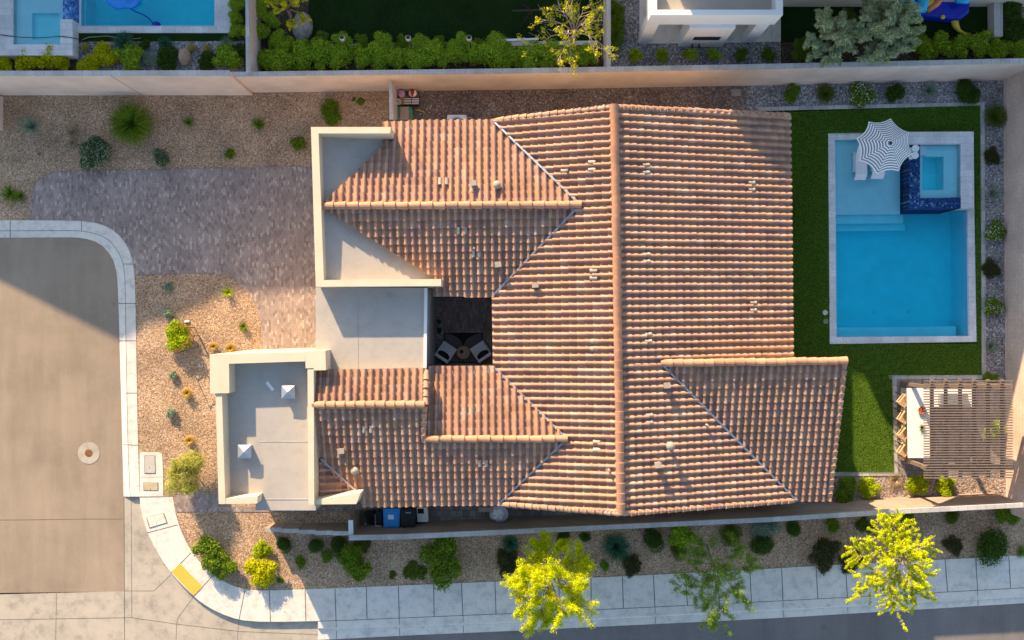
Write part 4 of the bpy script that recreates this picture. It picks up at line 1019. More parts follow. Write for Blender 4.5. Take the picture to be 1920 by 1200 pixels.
c = P(938, 963, .8); m = MB(); m.lathe((c.x, c.y, .5), [(.1, 0), (.3, .12), (.36, .3), (.36, .36)], 20); m.build('bowl', M['grey_metal'], gr)
rr = random.Random(9); m = MB()
top = [(c.x - .08 + (.40 + rr.uniform(-.09, .1)) * math.cos(a), c.y - .03 + (.42 + rr.uniform(-.08, .1)) * math.sin(a)) for a in [i * math.pi / 9 for i in range(18)]]
vs = [(x, y, .58 + rr.uniform(-.1, .02)) for x, y in top] + [(c.x - .08 + (x - c.x + .08) * .62, c.y + (y - c.y) * .62, .96 + rr.uniform(-.07, .05)) for x, y in top] + [(c.x - .06, c.y, 1.02)]
m.add(vs, [(i, (i + 1) % 18, 18 + (i + 1) % 18, 18 + i) for i in range(18)] + [(18 + i, 18 + (i + 1) % 18, 36) for i in range(18)]); m.build('tarp', M['white_paint'], gr)
m = MB(); m.pxprism([(897, 952), (922, 952), (922, 960), (897, 960)], .78, .82); m.build('side_shelf', M['cream'], gr)
for px, py in ((912, 958), (914, 976), (945, 975)):
    m = MB(); q = P(px, py, 0); m.tube([(q.x, q.y, 0), (q.x, q.y, .75)], .02, 6); m.build('leg', M['black'], gr)

# ------------------------------------------------------------------ pergola, counter, stools
pg = thing('pergola', 'brown timber pergola with close horizontal slats at the right wall', 'pergola', P(1815, 800, 0))
zp = 2.45
m = MB(); ns = 38
for i in range(ns):
    y = 714.5 + (896 - 714.5) * i / (ns - 1)
    a, b = P(1732, y, zp), P(1898.5, y - .4, zp); m.bar(a, b, .048, .05)
m.build('slats', M['wood'], pg)
for x in (1747, 1773, 1800, 1826, 1852, 1878.5):
    m = MB(); m.bar(P(x, 711, zp - .1), P(x + 1, 897, zp - .1), .10, .14); m.build('rafter', M['wood'], pg)
for ya in (724.5, 876):
    m = MB(); m.bar(P(1729, ya, zp - .28), P(1897, ya - .5, zp - .28), .14, .20); m.build('beam', M['wood'], pg)
for px, py in ((1734, 725), (1735, 875.5), (1868, 724), (1868, 875)):
    m = MB(); q = P(px, py, zp - .38); m.box(q.x, q.y, 0, .15, .15, zp - .38); m.build('post', M['wood'], pg)
ct = thing('bar_counter', 'L shaped white topped outdoor bar counter partly under the pergola', 'bar counter', P(1730, 790, 0))
def cp(q, z0, z1): m.prism([P(a, b, 1.0)[:2] for a, b in q], z0, z1)
m = MB(); cp([(1701, 728), (1743, 728), (1744, 859), (1703, 859)], .94, 1.0); cp([(1743.2, 728), (1824, 728), (1824, 764), (1743.3, 764)], .94, .998); m.build('counter_top', M['white_top'], ct, bevel=.01)
m = MB(); cp([(1709, 731), (1741, 731), (1742, 856), (1710, 856)], 0, .935); cp([(1741.5, 731), (1822, 731), (1822, 762), (1741.5, 762)], 0, .935); m.build('counter_base', M['stucco'], ct)
g_ = thing('barbecue', 'built in steel barbecue on the white counter under the pergola slats', 'barbecue', P(1785, 749, 1.0))
m = MB(); c = P(1786, 748, 1.05); m.box(c.x, c.y, .96, 1.25, .52, .26); m.build('body', M['grey_metal'], g_, bevel=.05)
m = MB(); m.bar((c.x - .4, c.y - .30, 1.14), (c.x + .4, c.y - .30, 1.14), .03, .03); m.build('handle', M['black'], g_)
M['terra'] = mat_plain('terracotta_bowl', (.42, .14, .06), .5, var=.3, scale=9)
t = thing('bowl', 'terracotta bowl on the white counter beside the pergola edge', 'bowl', P(1727, 768, 1.0))
m = MB(); c = P(1727, 769, 1.0); m.lathe(c, [(.07, 0), (.15, .04), (.18, .09), (.16, .09), (.05, .03)], 20); m.build('bowl_body', M['terra'], t, smooth=True)
m = MB()
for i in range(3): m.ball((c.x + .05 * math.cos(i * 2.1), c.y + .05 * math.sin(i * 2.1), 1.06), .035, 10, 8)
m.build('fruit', M['terra'], t, smooth=True)
def stool(label, px, py, rz):
    c = P(px, py, .75); t = thing('bar_stool', label, 'bar stool', (c.x, c.y, 0), 'bar stools along the white counter', rz)
    def B(name, f, mat='wood_light', bevel=0):
        m = MB(); f(m); return m.build(name, M[mat], t, local=True, bevel=bevel)
    def seat(m):
        m.box(0, 0, .66, .40, .40, .02)
        for i in range(6): m.box(0, -.16 + i * .064, .685, .36, .045, .015)
    B('seat', seat)
    def fr(m):
        for s in (-1, 1): m.box(s * .21, 0, .66, .035, .45, .06); m.box(0, s * .21, .66, .38, .035, .06)
    B('seat_frame', fr)
    B('backrest', lambda m: (m.box(-.235, 0, .92, .03, .46, .10), m.box(-.235, -.21, .66, .03, .03, .28), m.box(-.235, .21, .66, .03, .03, .28)))
    for sx in (-1, 1):
        for sy in (-1, 1):
            B('leg', lambda m: m.tube([(sx * .25, sy * .25, 0), (sx * .19, sy * .19, .66)], .016, 8), 'black')
    B('footrest', lambda m: (m.bar((-.22, -.22, .25), (.22, -.22, .25), .02, .02), m.bar((-.22, .22, .25), (.22, .22, .25), .02, .02)), 'black')
for i, (lab, py) in enumerate((('northernmost woven wood bar stool, nearest the pool', 752), ('second woven wood bar stool from the pool', 783), ('third woven wood bar stool from the pool, beside the lawn', 814), ('southernmost woven wood bar stool, nearest the gravel bed', 845))):
    stool(lab, 1695, py, R(-38 + 5 * (i % 2)))

# ------------------------------------------------------------------ courtyard furniture
rug = thing('rug', 'dark bordered rug with two pale quarter circle shapes in the courtyard', 'rug', P(868, 650, .03))
m = MB(); m.pxprism([(832, 624), (905, 624), (905, 681), (832, 681)], .014, .03, .03); m.build('rug_base', M['dark_fabric'], rug)
M['rug_g'] = mat_plain('rug_grey', (.16, .14, .135), .95)
for sx, cx_ in ((1, 834), (-1, 903)):
    m = MB(); pts = [P(cx_, 679, .034)] + [P(cx_ + sx * 34 * math.sin(a), 651 - 25.5 * math.cos(a), .034) for a in [i * math.pi / 20 for i in range(11)]] + [P(cx_ + sx * 34, 679, .034)]
    m.prism([p[:2] for p in pts], .031, .035); m.build('rug_pattern', M['rug_g'], rug)
def armchair(label, px, py, rz):
    c = P(px, py, .4); t = thing('armchair', label, 'armchair', (c.x, c.y, 0), 'white armchairs in the courtyard', rz)
    m = MB(); m.box(0, .06, .12, .74, .66, .28); m.build('seat', M['fabric'], t, local=True, bevel=.05)
    m = MB(); m.box(0, -.31, .12, .74, .15, .55); m.build('backrest', M['fabric'], t, local=True, bevel=.06)
    m = MB(); m.box(0, 0, .0, .6, .6, .12); m.build('plinth', M['black'], t, local=True)
    d = Vector((math.sin(rz), -math.cos(rz), 0)); q = Vector((c.x, c.y, .47)) + d * .15
    m = MB(); n = 14; r0 = rz
    vs = []
    m.ball((0, 0, 0), 1, 12, 8, (.30, .16, .09)); 
    o = m.build('cushion', M['dark_fabric'], smooth=True); o.location = q; o.rotation_euler = (R(20) * 0, 0, rz)
    tag(o, label.split(' white')[0] + ' black scatter cushion, lying on the ' + label.split(' ')[0] + ' white armchair', 'cushion', 'black cushions on the armchairs')
armchair('left white boxy armchair turned towards the courtyard table', 835.5, 660.5, R(-34 ))
armchair('right white boxy armchair turned towards the courtyard table', 902, 659.5, R(34))
t = thing('coffee_table', 'round drum wooden coffee table between the two white armchairs', 'coffee table', P(868, 661, 0))
m = MB(); c = P(868.5, 661, .4); m.lathe((c.x, c.y, 0), [(.22, 0), (.22, .30)], 24); m.build('base', M['wood'], t)
m = MB(); m.lathe((c.x, c.y, .30), [(.29, 0), (.30, .02), (.30, .07), (.285, .08)], 28); m.build('table_top', M['wood_light'], t)
m = MB(); m.lathe((c.x - .07, c.y + .04, .38), [(.06, 0), (.085, .05), (.07, .09)], 14); tag(m.build('vase', M['black'], smooth=True), 'small black pot on the round courtyard table', 'pot')
m = MB(); m.box(c.x + .05, c.y - .05, .38, .17, .13, .02, .6); tag(m.build('book', M['pink']), 'pale pink book on the round courtyard table', 'book')
sheet('pebble_strip', [(816, 590), (829, 590), (829, 684), (816, 688)], .016, M['rock_grey'])

# ------------------------------------------------------------------ street furniture
mh = thing('manhole', 'round manhole with pale concrete collar in the brown street', 'manhole', P(167, 849, -.13))
m = MB(); c = P(166.5, 849.5, -.13); m.lathe((c.x, c.y, -.16), [(.5, 0), (.5, .036)], 40); m.build('collar', M['concrete_old'], mh)
m = MB(); m.lathe((c.x, c.y, -.125), [(.175, 0), (.175, .008), (.15, .012), (.145, .006), (.11, .006), (.105, .012), (.06, .012), (.055, .006), (.01, .006)], 28); m.build('cover', M['rust'], mh)
def vault(label, q, lid, mat='concrete', z=.012):
    t = thing('utility_vault', label, 'utility cover', P(*q[0], 0), 'utility covers beside the kerb')
    m = MB(); m.pxprism(lid, z, z + .02); m.build('lid', M[mat], t, bevel=.008)
    m = MB(); cx = sum(a for a, b in lid) / len(lid); cy = sum(b for a, b in lid) / len(lid)
    big_ = [(cx + (a - cx) * 1.09, cy + (b - cy) * 1.09) for a, b in lid]; m.pxprism(big_, z - .005, z + .012); m.build('frame', M['joint'], t)
    m = MB(); c = P(cx, cy + (5 if len(lid) else 0), z); m.box(c.x, c.y, z + .02, .02, .08, .004); m.build('lifting_slot', M['black'], t)
m = MB(); m.pxprism([(262, 848), (298, 848), (304, 852), (306, 894), (262, 894.5)], -.05, .014); m.pxprism([(262, 895.3), (306, 895), (306, 930.5), (262, 931)], -.05, .014)
tag(m.build('utility_pad', M['concrete']), kind='structure')
M['grey_lid'] = mat_plain('grey_lid', (.46, .43, .38), .8, var=.1); M['tan_lid'] = mat_plain('tan_lid', (.46, .38, .24), .8, var=.12)
vault('grey oblong utility cover on the upper concrete pad by the kerb', [(280, 871)], [(271.5, 855.5), (290, 855.5), (291, 887), (271.5, 887)], 'grey_lid')
vault('small tan rectangular utility cover on the lower concrete pad', [(283, 912)], [(270, 905), (295.5, 905), (295.5, 919.5), (270, 919.5)], 'tan_lid')
vault('worn square utility cover set in the curved sidewalk ramp', [(293, 977)], [(276, 971), (306, 963), (312, 980), (281, 989)], 'concrete', .018)
tp = MB(); tp.pxprism([(321.5, 1072), (337, 1056.5), (380, 1100), (363, 1117)], .012, .028); tag(tp.build('tactile_panel', M['yellow_mat']), 'bright yellow tactile warning panel on the corner ramp', 'tactile panel')
# rusty trellis round the lime shrub
t = thing('metal_trellis', 'bent rusty rebar hoop fence beside the lime green shrub', 'hoop fence', P(365, 630, 0))
pts = [(349, 607), (365, 614), (374, 629), (362, 644), (345, 659)]
for a in pts:
    m = MB(); q = P(*a, 0); m.tube([(q.x, q.y, 0), (q.x, q.y, 1.0)], .022, 6); m.build('stake', M['rust'], t)
m = MB()
for z in (.95, .5): m.tube([P(a, b, 0) + Vector((0, 0, z)) for a, b in pts], .018, 6)
m.build('rail', M['rust'], t)
m = MB(); c = P(350, 603, .05); m.box(c.x, c.y, 0, .24, .09, .06, .1); tag(m.build('path_light', M['white'], bevel=.02), 'small white ground light beside the rusty hoop fence', 'ground light')
# ------------------------------------------------------------------ plants
def leafmat(name, a, b, c, tr=.35): return mat_island(name, [(0, a), (.5, b), (1, c)], .8, .12, 5, transl=tr, spec=0.0)
G = {
 'green': leafmat('green_leaf', (.08, .15, .014), (.15, .24, .02), (.27, .36, .035)),
 'dark': leafmat('dark_leaf', (.03, .065, .012), (.06, .115, .018), (.11, .18, .03)),
 'lime': leafmat('lime_leaf', (.20, .30, .008), (.36, .46, .01), (.54, .60, .03)),
 'yellow': leafmat('yellow_leaf', (.32, .36, .006), (.54, .54, .01), (.72, .66, .02), .4),
 'hedge': leafmat('hedge_leaf', (.15, .27, .015), (.28, .42, .025), (.48, .60, .06)),
 'sage': leafmat('sage_leaf', (.16, .23, .16), (.26, .34, .24), (.38, .45, .33)),
 'olive': leafmat('olive_leaf', (.26, .30, .15), (.42, .48, .26), (.62, .66, .40)),
 'moss': leafmat('moss_leaf', (.07, .11, .015), (.12, .16, .02), (.17, .20, .03)),
 'bluegreen': leafmat('bluegreen_leaf', (.03, .10, .05), (.06, .16, .09), (.11, .22, .13)),
 'gold': leafmat('gold_blade', (.45, .30, .06), (.62, .42, .09), (.75, .55, .16)),
 'dry': leafmat('dry_blade', (.30, .22, .13), (.42, .32, .19), (.55, .43, .28)),
 'broom': leafmat('broom_leaf', (.26, .28, .06), (.42, .43, .09), (.62, .60, .15), .4),
 'brown': leafmat('brown_leaf', (.05, .055, .02), (.085, .08, .03), (.12, .12, .05)),
 'flower': leafmat('white_flower', (.75, .75, .68), (.85, .85, .8), (.9, .9, .86), .2),
 'variegated': leafmat('variegated_leaf', (.04, .08, .03), (.10, .16, .07), (.42, .46, .32)),
}
def leaves(rd, pts, size, asp=.5, upb=.5):
    """pts: list of (pos, outward); diamond leaves"""
    vs, fs = [], []
    for p, o in pts:
        n = Vector((rd.gauss(0, 1), rd.gauss(0, 1), rd.gauss(0, 1))).normalized() * .8 + o * .9 + Vector((0, 0, upb))
        n.normalize(); t = n.cross(Vector((rd.gauss(0, 1), rd.gauss(0, 1), rd.gauss(0, 1)))).normalized(); b = n.cross(t)
        s = size * rd.uniform(.6, 1.3); k = len(vs)
        vs += [p - t * s, p + b * s * asp, p + t * s, p - b * s * asp]; fs.append((k, k + 1, k + 2, k + 3))
    return vs, fs
def lobes_pts(rd, lobes, n, shell=.35):
    out = []; tot = sum(r ** 2 for _, r, _ in lobes)
    for c, r, sq in lobes:
        for _ in range(int(n * r * r / tot)):
            d = Vector((rd.gauss(0, 1), rd.gauss(0, 1), rd.gauss(0, 1))).normalized()
            if d.z < -.2: d.z = -d.z * .6
            q = r * (1 - shell * rd.random() ** 2)
            q *= 1 + rd.gauss(0, .09) + (.25 if rd.random() < .05 else 0)
            p = Vector(c) + Vector((d.x * q, d.y * q, d.z * q * sq)); p.z = max(p.z, .03)
            out.append((p, d))
    return out
def mesh_of(name, vs, fs, mat):
    me = bpy.data.meshes.new(name); me.from_pydata([tuple(v) for v in vs], [], fs); me.materials.append(mat); return me
def core(lobes, k=.72):
    m = MB()
    for c, r, sq in lobes: m.ball(c, r * k, 10, 7, (1, 1, sq))
    return m
def stems_mesh(rd, R_, h, n=7):
    m = MB()
    for i in range(n):
        a = 2 * math.pi * i / n + rd.uniform(-.3, .3); q = Vector((math.cos(a) * R_ * .55, math.sin(a) * R_ * .55, h * .6))
        m.tube([(0, 0, 0), q * .5 + Vector((0, 0, .03)), q], [.02, .014, .006], 5)
    return m
PROTO = {}
def proto(kind, parts): PROTO[kind] = parts
def mkshrub(kind, mat, n, size, nl, hgt=.8, seed=1, asp=.5, spread=.5, lr=(.3, .5), shell=.5, ex=None, upb=.4):
    """unit radius 1 m plants, scaled when placed"""
    rd = random.Random(seed); L = [((0, 0, hgt * .45), .6, hgt)]
    for i in range(nl):
        a = rd.uniform(0, 2 * math.pi); q = spread * rd.uniform(.7, 1.25); r = rd.uniform(*lr)
        L.append(((math.cos(a) * q, math.sin(a) * q, hgt * rd.uniform(.3, .8)), r, .85))
    vs, fs = leaves(rd, lobes_pts(rd, L, n, shell), size, asp, upb)
    parts = [('foliage', mesh_of('foliage', vs, fs, G[mat]))]
    sm = stems_mesh(rd, 1, hgt); parts.append(('stem', mesh_of('stem', sm.v, sm.f, M['bark'])))
    if ex:
        pts = [q for q in lobes_pts(rd, L, ex[1], .05) if q[1].z > .1]
        vs, fs = leaves(rd, pts, ex[2], .8, .9); parts.append((ex[3], mesh_of(ex[3], vs, fs, G[ex[0]])))
    proto(kind, parts)
def mkblades(kind, mat, n, seed=1, h=.7, w=.018, curl=.6, spread=1.0, base=.12, seg=3, thick=0):
    rd = random.Random(seed); vs, fs = [], []
    for _ in range(n):
        a = rd.uniform(0, 2 * math.pi); L = rd.uniform(.55, 1.0) * spread; up_ = rd.uniform(.3, 1.0) * h; dr = Vector((math.cos(a), math.sin(a), 0)); sd = Vector((-dr.y, dr.x, 0))
        b0 = Vector((math.cos(a + rd.uniform(-1, 1)) * base * rd.random(), math.sin(a + rd.uniform(-1, 1)) * base * rd.random(), .01)); k = len(vs); ww = w * rd.uniform(.7, 1.4)
        for i in range(seg + 1):
            t = i / seg; p = b0 + dr * L * t ** 1.15 + Vector((0, 0, up_ * (math.sin(t * math.pi * (.5 + .3 * curl))))) + sd * rd.uniform(-.03, .03) * t
            q = ww * (1 - t) + .002; vs += [p - sd * q, p + sd * q]
        fs += [(k + 2 * i, k + 2 * i + 1, k + 2 * i + 3, k + 2 * i + 2) for i in range(seg)]
    proto(kind, [('blades', mesh_of('blades', vs, fs, G[mat]))])
mkshrub('round_bush', 'dark', 5200, .045, 3, .85, 1, spread=.28, lr=(.55, .68), shell=.25)
mkshrub('moss_bush', 'moss', 5200, .045, 4, .75, 2, spread=.3, lr=(.5, .66), shell=.3)
mkshrub('green_shrub', 'green', 4600, .062, 9, .8, 3, spread=.62, lr=(.22, .42))
mkshrub('green_shrub_b', 'green', 4600, .058, 8, .9, 13, spread=.6, lr=(.25, .45))
mkshrub('hedge_plant', 'hedge', 3600, .066, 7, 1.4, 4, spread=.55, lr=(.3, .48))
mkshrub('hedge_plant_b', 'hedge', 3600, .066, 8, 1.5, 14, spread=.58, lr=(.28, .46))
mkshrub('lime_shrub', 'lime', 3800, .065, 8, .8, 5, spread=.58, lr=(.25, .42))
mkshrub('yellow_shrub', 'yellow', 3600, .075, 8, .9, 6, spread=.58, lr=(.25, .42))
mkshrub('flower_bush', 'green', 4200, .06, 6, .7, 7, spread=.5, lr=(.3, .45), ex=('flower', 260, .05, 'flowers'))
mkshrub('variegated_shrub', 'variegated', 3600, .06, 7, .7, 8, spread=.55, lr=(.25, .42))
mkshrub('dark_shrub', 'dark', 4200, .06, 8, .8, 9, spread=.58, lr=(.25, .42))
mkshrub('brown_shrub', 'brown', 4200, .055, 9, .5, 10, spread=.6, lr=(.25, .4))
mkshrub('sage_shrub', 'sage', 3200, .055, 7, .7, 11, spread=.55, lr=(.25, .4))
mkshrub('pale_leafy', 'hedge', 3600, .07, 8, .8, 12, spread=.6, lr=(.22, .42))
mkshrub('small_sage', 'sage', 900, .10, 5, .7, 15, spread=.5, lr=(.25, .4))
mkshrub('small_green', 'green', 900, .11, 5, .7, 16, spread=.5, lr=(.25, .4))
mkshrub('flat_moss', 'moss', 1500, .085, 8, .3, 17, spread=.6, lr=(.2, .36))
mkblades('tuft', 'green', 150, 21, .6, .03, .5)
mkblades('big_grass', 'green', 900, 22, .8, .014, .9, base=.25)
mkblades('spiky', 'bluegreen', 700, 23, .9, .022, .3, base=.2)
mkblades('wispy', 'sage', 190, 24, .9, .012, .5)
mkblades('gold_tuft', 'gold', 420, 25, 1.0, .022, 1.0, base=.3)
mkblades('dry_tuft', 'dry', 160, 26, .5, .02, .6)
mkblades('yucca', 'lime', 60, 27, .7, .05, .2)
mkshrub('broom', 'broom', 9000, .085, 14, .75, 29, asp=.10, spread=.62, lr=(.2, .42), shell=.8)
mkblades('moss_grass', 'moss', 600, 28, .9, .02, .7, base=.3)
def cactus():
    m = MB(); m.ball((0, 0, .75), 1, 24, 14, (1, 1, .9))
    rd = random.Random(3); vs, fs = [], []
    for _ in range(500):
        d = Vector((rd.gauss(0, 1), rd.gauss(0, 1), abs(rd.gauss(0, 1)))).normalized(); p = Vector((0, 0, .75)) + Vector((d.x, d.y, d.z * .9)) * 1.0; s = d.cross(Vector((.2, .4, .8))).normalized() * .05; k = len(vs)
        vs += [p - s, p + s, p + d * .22]; fs.append((k, k + 1, k + 2))
    proto('cactus', [('body', mesh_of('body', m.v, m.f, M['cact'])), ('spines', mesh_of('spines', vs, fs, G['gold']))])
M['cact'] = mat_plain('cactus_skin', (.22, .24, .05), .8); cactus()
CAT = dict(round_bush='bush', moss_bush='bush', green_shrub='shrub', green_shrub_b='shrub', hedge_plant='hedge plant', hedge_plant_b='hedge plant', lime_shrub='shrub', yellow_shrub='shrub', flower_bush='flowering bush', variegated_shrub='shrub', dark_shrub='shrub', brown_shrub='shrub', sage_shrub='shrub', pale_leafy='shrub', small_sage='plant', small_green='plant', flat_moss='ground shrub', tuft='grass clump', big_grass='grass clump', spiky='spiky plant', wispy='grass clump', gold_tuft='grass clump', dry_tuft='dry grass', yucca='yucca', moss_grass='grass clump', cactus='cactus', broom='broom bush')
def plant(kind, px, py, rpx, label, z=0.0, hs=1.0, group=None, rd=rnd):
    hh = rpx / 41.0 * .7 * hs
    q = P(px, py, z + hh * .8); sc = rpx / 41.0 * (H - z - hh) / H
    nm = CAT[kind].replace(' ', '_')
    t = thing(nm, label, CAT[kind], (q.x, q.y, z), group, rd.uniform(0, 6.28))
    t.scale = (sc * rd.uniform(.93, 1.07), sc * rd.uniform(.93, 1.07), sc * hs)
    for name, me in PROTO[kind]:
        o = bpy.data.objects.new(name, me); COL.objects.link(o); o.parent = t
    return t
FG = 'plants in the front gravel yard'
for a in [
 ('wispy', 55, 235, 28, 'grey green wispy grass at the far left of the gravel yard', 1), ('big_grass', 242, 230, 44, 'largest green grass mound in the front gravel yard', .9),
 ('variegated_shrub', 172, 289, 40, 'dark shrub with cream edged leaves just above the driveway edge', 1), ('dry_tuft', 132, 246, 17, 'upper dried tan grass clump above the cream edged shrub', 1), ('dry_tuft', 134, 266, 13, 'lower dried tan grass clump touching the cream edged shrub', 1),
 ('tuft', 352, 228, 14, 'small green tuft right of the largest grass mound', 1), ('tuft', 483, 232, 17, 'blue green tuft in the middle of the upper gravel', 1), ('green_shrub', 618, 213, 25, 'leafy green shrub above the white parapet corner', 1),
 ('small_green', 557, 268, 18, 'round green shrub just left of the garage parapet', 1), ('small_green', 431, 287, 13, 'small round green plant left of the garage, above the driveway', 1), ('variegated_shrub', 299, 293, 22, 'small cream edged shrub at the driveway edge', 1),
 ('tuft', 14, 362, 22, 'dark green plant at the left photo edge above the kerb', 1), ('tuft', 36, 367, 13, 'small olive tuft beside the dark plant at the left edge', 1), ('dry_tuft', 72, 287, 7, 'tiny dried tuft in the open left gravel', 1),
 ('small_green', 675, 190, 9, 'tiny weed left of the toy corner stub wall', .6), ('small_green', 663, 186, 5, 'tiniest dark weed near the boundary wall', .6),
 ('yucca', 425, 548, 16, 'bright green spiky yucca on the shade line by the paved drive', 1), ('small_sage', 315, 540, 13, 'grey cactus like plant in the shaded front bed', 1), ('small_sage', 316, 588, 13, 'pale twiggy plant on the shade line near the kerb', 1),
 ('lime_shrub', 335, 632, 33, 'vivid lime shrub beside the rusty hoop fence', .8), ('tuft', 455, 612, 13, 'small green tuft on sunlit gravel by the paved path', 1),
 ('gold_tuft', 400, 650, 10, 'golden grass tuft left of its twin above the tower parapet', 1), ('gold_tuft', 432, 653, 12, 'golden grass tuft touching the tower parapet top edge', 1), ('gold_tuft', 350, 737, 11, 'golden grass tuft midway down the sunlit gravel bed', 1), ('gold_tuft', 355, 826, 10, 'lowest golden grass tuft above the feathery small tree', 1),
 ('small_sage', 324, 706, 12, 'upper grey green tuft in the sunlit gravel bed', 1), ('small_sage', 321, 773, 14, 'lower grey green tuft in the sunlit gravel bed', 1)]:
    plant(a[0], a[1], a[2], a[3], a[4], 0, a[5], FG)
SG = 'plants in the strip beside the sidewalk'
for a in [
 ('green_shrub', 394, 1034, 36, 'leafy green shrub overhanging the curved corner sidewalk', .8), ('green_shrub_b', 420, 1064, 26, 'lower green shrub touching the corner sidewalk by the yellow panel', .8),
 ('lime_shrub', 490, 1030, 22, 'upper sunlit yellow green shrub below the stepped wall', .9), ('yellow_shrub', 491, 1068, 33, 'lower bright yellow sunlit shrub next to the sidewalk', .8),
 ('round_bush', 534, 1022, 18, 'leftmost dark round bush below the stepped wall', 1), ('round_bush', 593, 1022, 18, 'middle dark round bush below the stepped wall', 1), ('round_bush', 637, 1026, 21, 'dark round bush below the gate wall, behind the leafy shrub', 1),
 ('small_green', 563, 1055, 14, 'small leafy plant below the dark round bushes', .8), ('small_green', 612, 1045, 15, 'small dark plant between two round bushes', .8), ('small_green', 526, 1088, 8, 'tiny plant near the sidewalk in the dark strip', .6),
 ('green_shrub', 662, 1060, 37, 'large leafy green shrub below the gate wall', 1), ('green_shrub_b', 828, 1050, 48, 'largest leafy green shrub left of the first yellow street tree', 1), ('flat_moss', 775, 1075, 24, 'low faint ground plant left of the largest leafy shrub', .5), ('flat_moss', 735, 1078, 9, 'small withered plant between two leafy shrubs', .6), ('flat_moss', 680, 1020, 20, 'thin plant by the gate wall corner', .5),
 ('spiky', 957, 1018, 18, 'small blue green spiky bush behind the first yellow street tree', .9), ('brown_shrub', 950, 1058, 28, 'dark brownish shrub behind the first yellow street tree', .9), ('flat_moss', 1012, 1025, 13, 'low plant left of the paired round bushes', .7),
 ('round_bush', 1057, 1010, 17, 'larger of two dark round bushes against the low block wall', 1), ('round_bush', 1096, 1008, 13, 'smaller of two dark round bushes against the low block wall', 1),
 ('spiky', 1156, 1026, 27, 'large blue green spiky bush in the middle of the strip', 1), ('brown_shrub', 1183, 1062, 24, 'dark brown shrub by the sidewalk near the spiky bush', .7), ('small_green', 1134, 1062, 12, 'small dark plant left of the brown shrub', .7),
 ('round_bush', 1228, 1013, 25, 'dark round bush right of the spiky bush', 1), ('pale_leafy', 1280, 1004, 31, 'light green leafy shrub against the low block wall', 1), ('moss_bush', 1271, 1033, 19, 'mossy round bush below the light green leafy shrub', .9),
 ('moss_bush', 1375, 1004, 25, 'golden olive round bush behind the sparse street tree', 1), ('round_bush', 1427, 1024, 26, 'green round bush right of the golden olive bush', .9), ('sage_shrub', 1436, 993, 29, 'pale sage leafy shrub against the low block wall', 1),
 ('round_bush', 1486, 990, 19, 'dark round bush right of the pale sage shrub', 1), ('green_shrub', 1563, 983, 16, 'small leafy bush against the wall, left of the bright yellow tree', 1), ('flat_moss', 1622, 988, 20, 'thin low plant above the bright yellow tree', .7),
 ('brown_shrub', 1553, 1042, 34, 'large dark brown shrub left of the bright yellow tree', .9), ('brown_shrub', 1602, 1055, 28, 'dark brown shrub partly under the bright yellow tree', .8), ('green_shrub_b', 1703, 974, 18, 'leafy bush against the wall above the bright yellow tree', .9),
 ('moss_bush', 1785, 968, 17, 'mossy bush against the wall right of the bright yellow tree', .8), ('green_shrub', 1888, 964, 22, 'leafy bush against the wall at the right photo edge', .9), ('brown_shrub', 1790, 1026, 22, 'small reddish brown shrub between yellow tree and large bush', .8),
 ('round_bush', 1862, 1030, 41, 'largest dark green mound at the lower right by the sidewalk', .8), ('tuft', 1918, 1036, 16, 'pale tuft at the right photo edge beside the sidewalk', .8)]:
    plant(a[0], a[1], a[2], a[3], a[4], 0, a[5], SG)
PG = 'plants in the rock border round the pool lawn'
for a in [
 ('green_shrub', 1488, 175, 19, 'leftmost small green shrub in the rock border', .9), ('moss_grass', 1549, 175, 19, 'olive grass mound left of the big white flowered bush', .8), ('flower_bush', 1617, 174, 31, 'largest white flowered bush by the boundary wall above the parasol', .9), ('dark_shrub', 1680, 173, 22, 'dark dense shrub right of the big white flowered bush', 1),
 ('wispy', 1745, 168, 22, 'grey wispy grass by the boundary wall', .8), ('dark_shrub', 1815, 171, 30, 'dark leafy shrub near the northeast wall corner', .8), ('moss_grass', 1868, 218, 22, 'yellow olive grass mound at the top of the east border', .8),
 ('brown_shrub', 1864, 291, 20, 'dull dark shrub beside the spa in the east border', .8), ('wispy', 1864, 362, 18, 'grey wispy grass beside the spa in the east border', .8), ('flower_bush', 1869, 435, 26, 'upper white flowered bush in the east border', .9),
 ('brown_shrub', 1861, 502, 20, 'dark olive mound midway along the east border', .8), ('flower_bush', 1869, 575, 25, 'lower white flowered bush in the east border', .9), ('wispy', 1860, 650, 18, 'faint wispy grass below the white flowered bushes', .8),
 ('green_shrub', 1590, 918, 27, 'shaded green shrub beside the house corner in the south bed', .9), ('lime_shrub', 1631, 914, 24, 'sunlit bright green shrub beside the house corner', .9), ('dry_tuft', 1682, 902, 20, 'dry wispy grass in the sunlit south bed', .8),
 ('lime_shrub', 1722, 908, 25, 'sunlit lime shrub below the pergola, left of its twin', .9), ('lime_shrub', 1773, 911, 23, 'sunlit lime shrub below the pergola, right of its twin', .9), ('green_shrub', 1858, 712, 17, 'green shrub peeping out above the pergola', .8)]:
    plant(a[0], a[1], a[2], a[3], a[4], .01, a[5], PG)
plant('pale_leafy', 1868, 806, 21, 'thin yellow green plant under the right end of the pergola slats', 0, 1.0)
plant('tuft', 1730, 803, 9, 'small green potted grass on the white counter', 1.0, 1.0)
for k, (px, py, r) in enumerate(((823, 603, 5), (824, 620, 6), (823, 668, 7), (834, 682, 6))):
    plant('dark_shrub', px, py, r, ['tiny plant at the top of the courtyard pebble strip', 'small plant second from the top of the courtyard pebble strip', 'dark plant at the lower end of the courtyard pebble strip', 'dark plant in the lower left courtyard corner'][k], 0, .8)
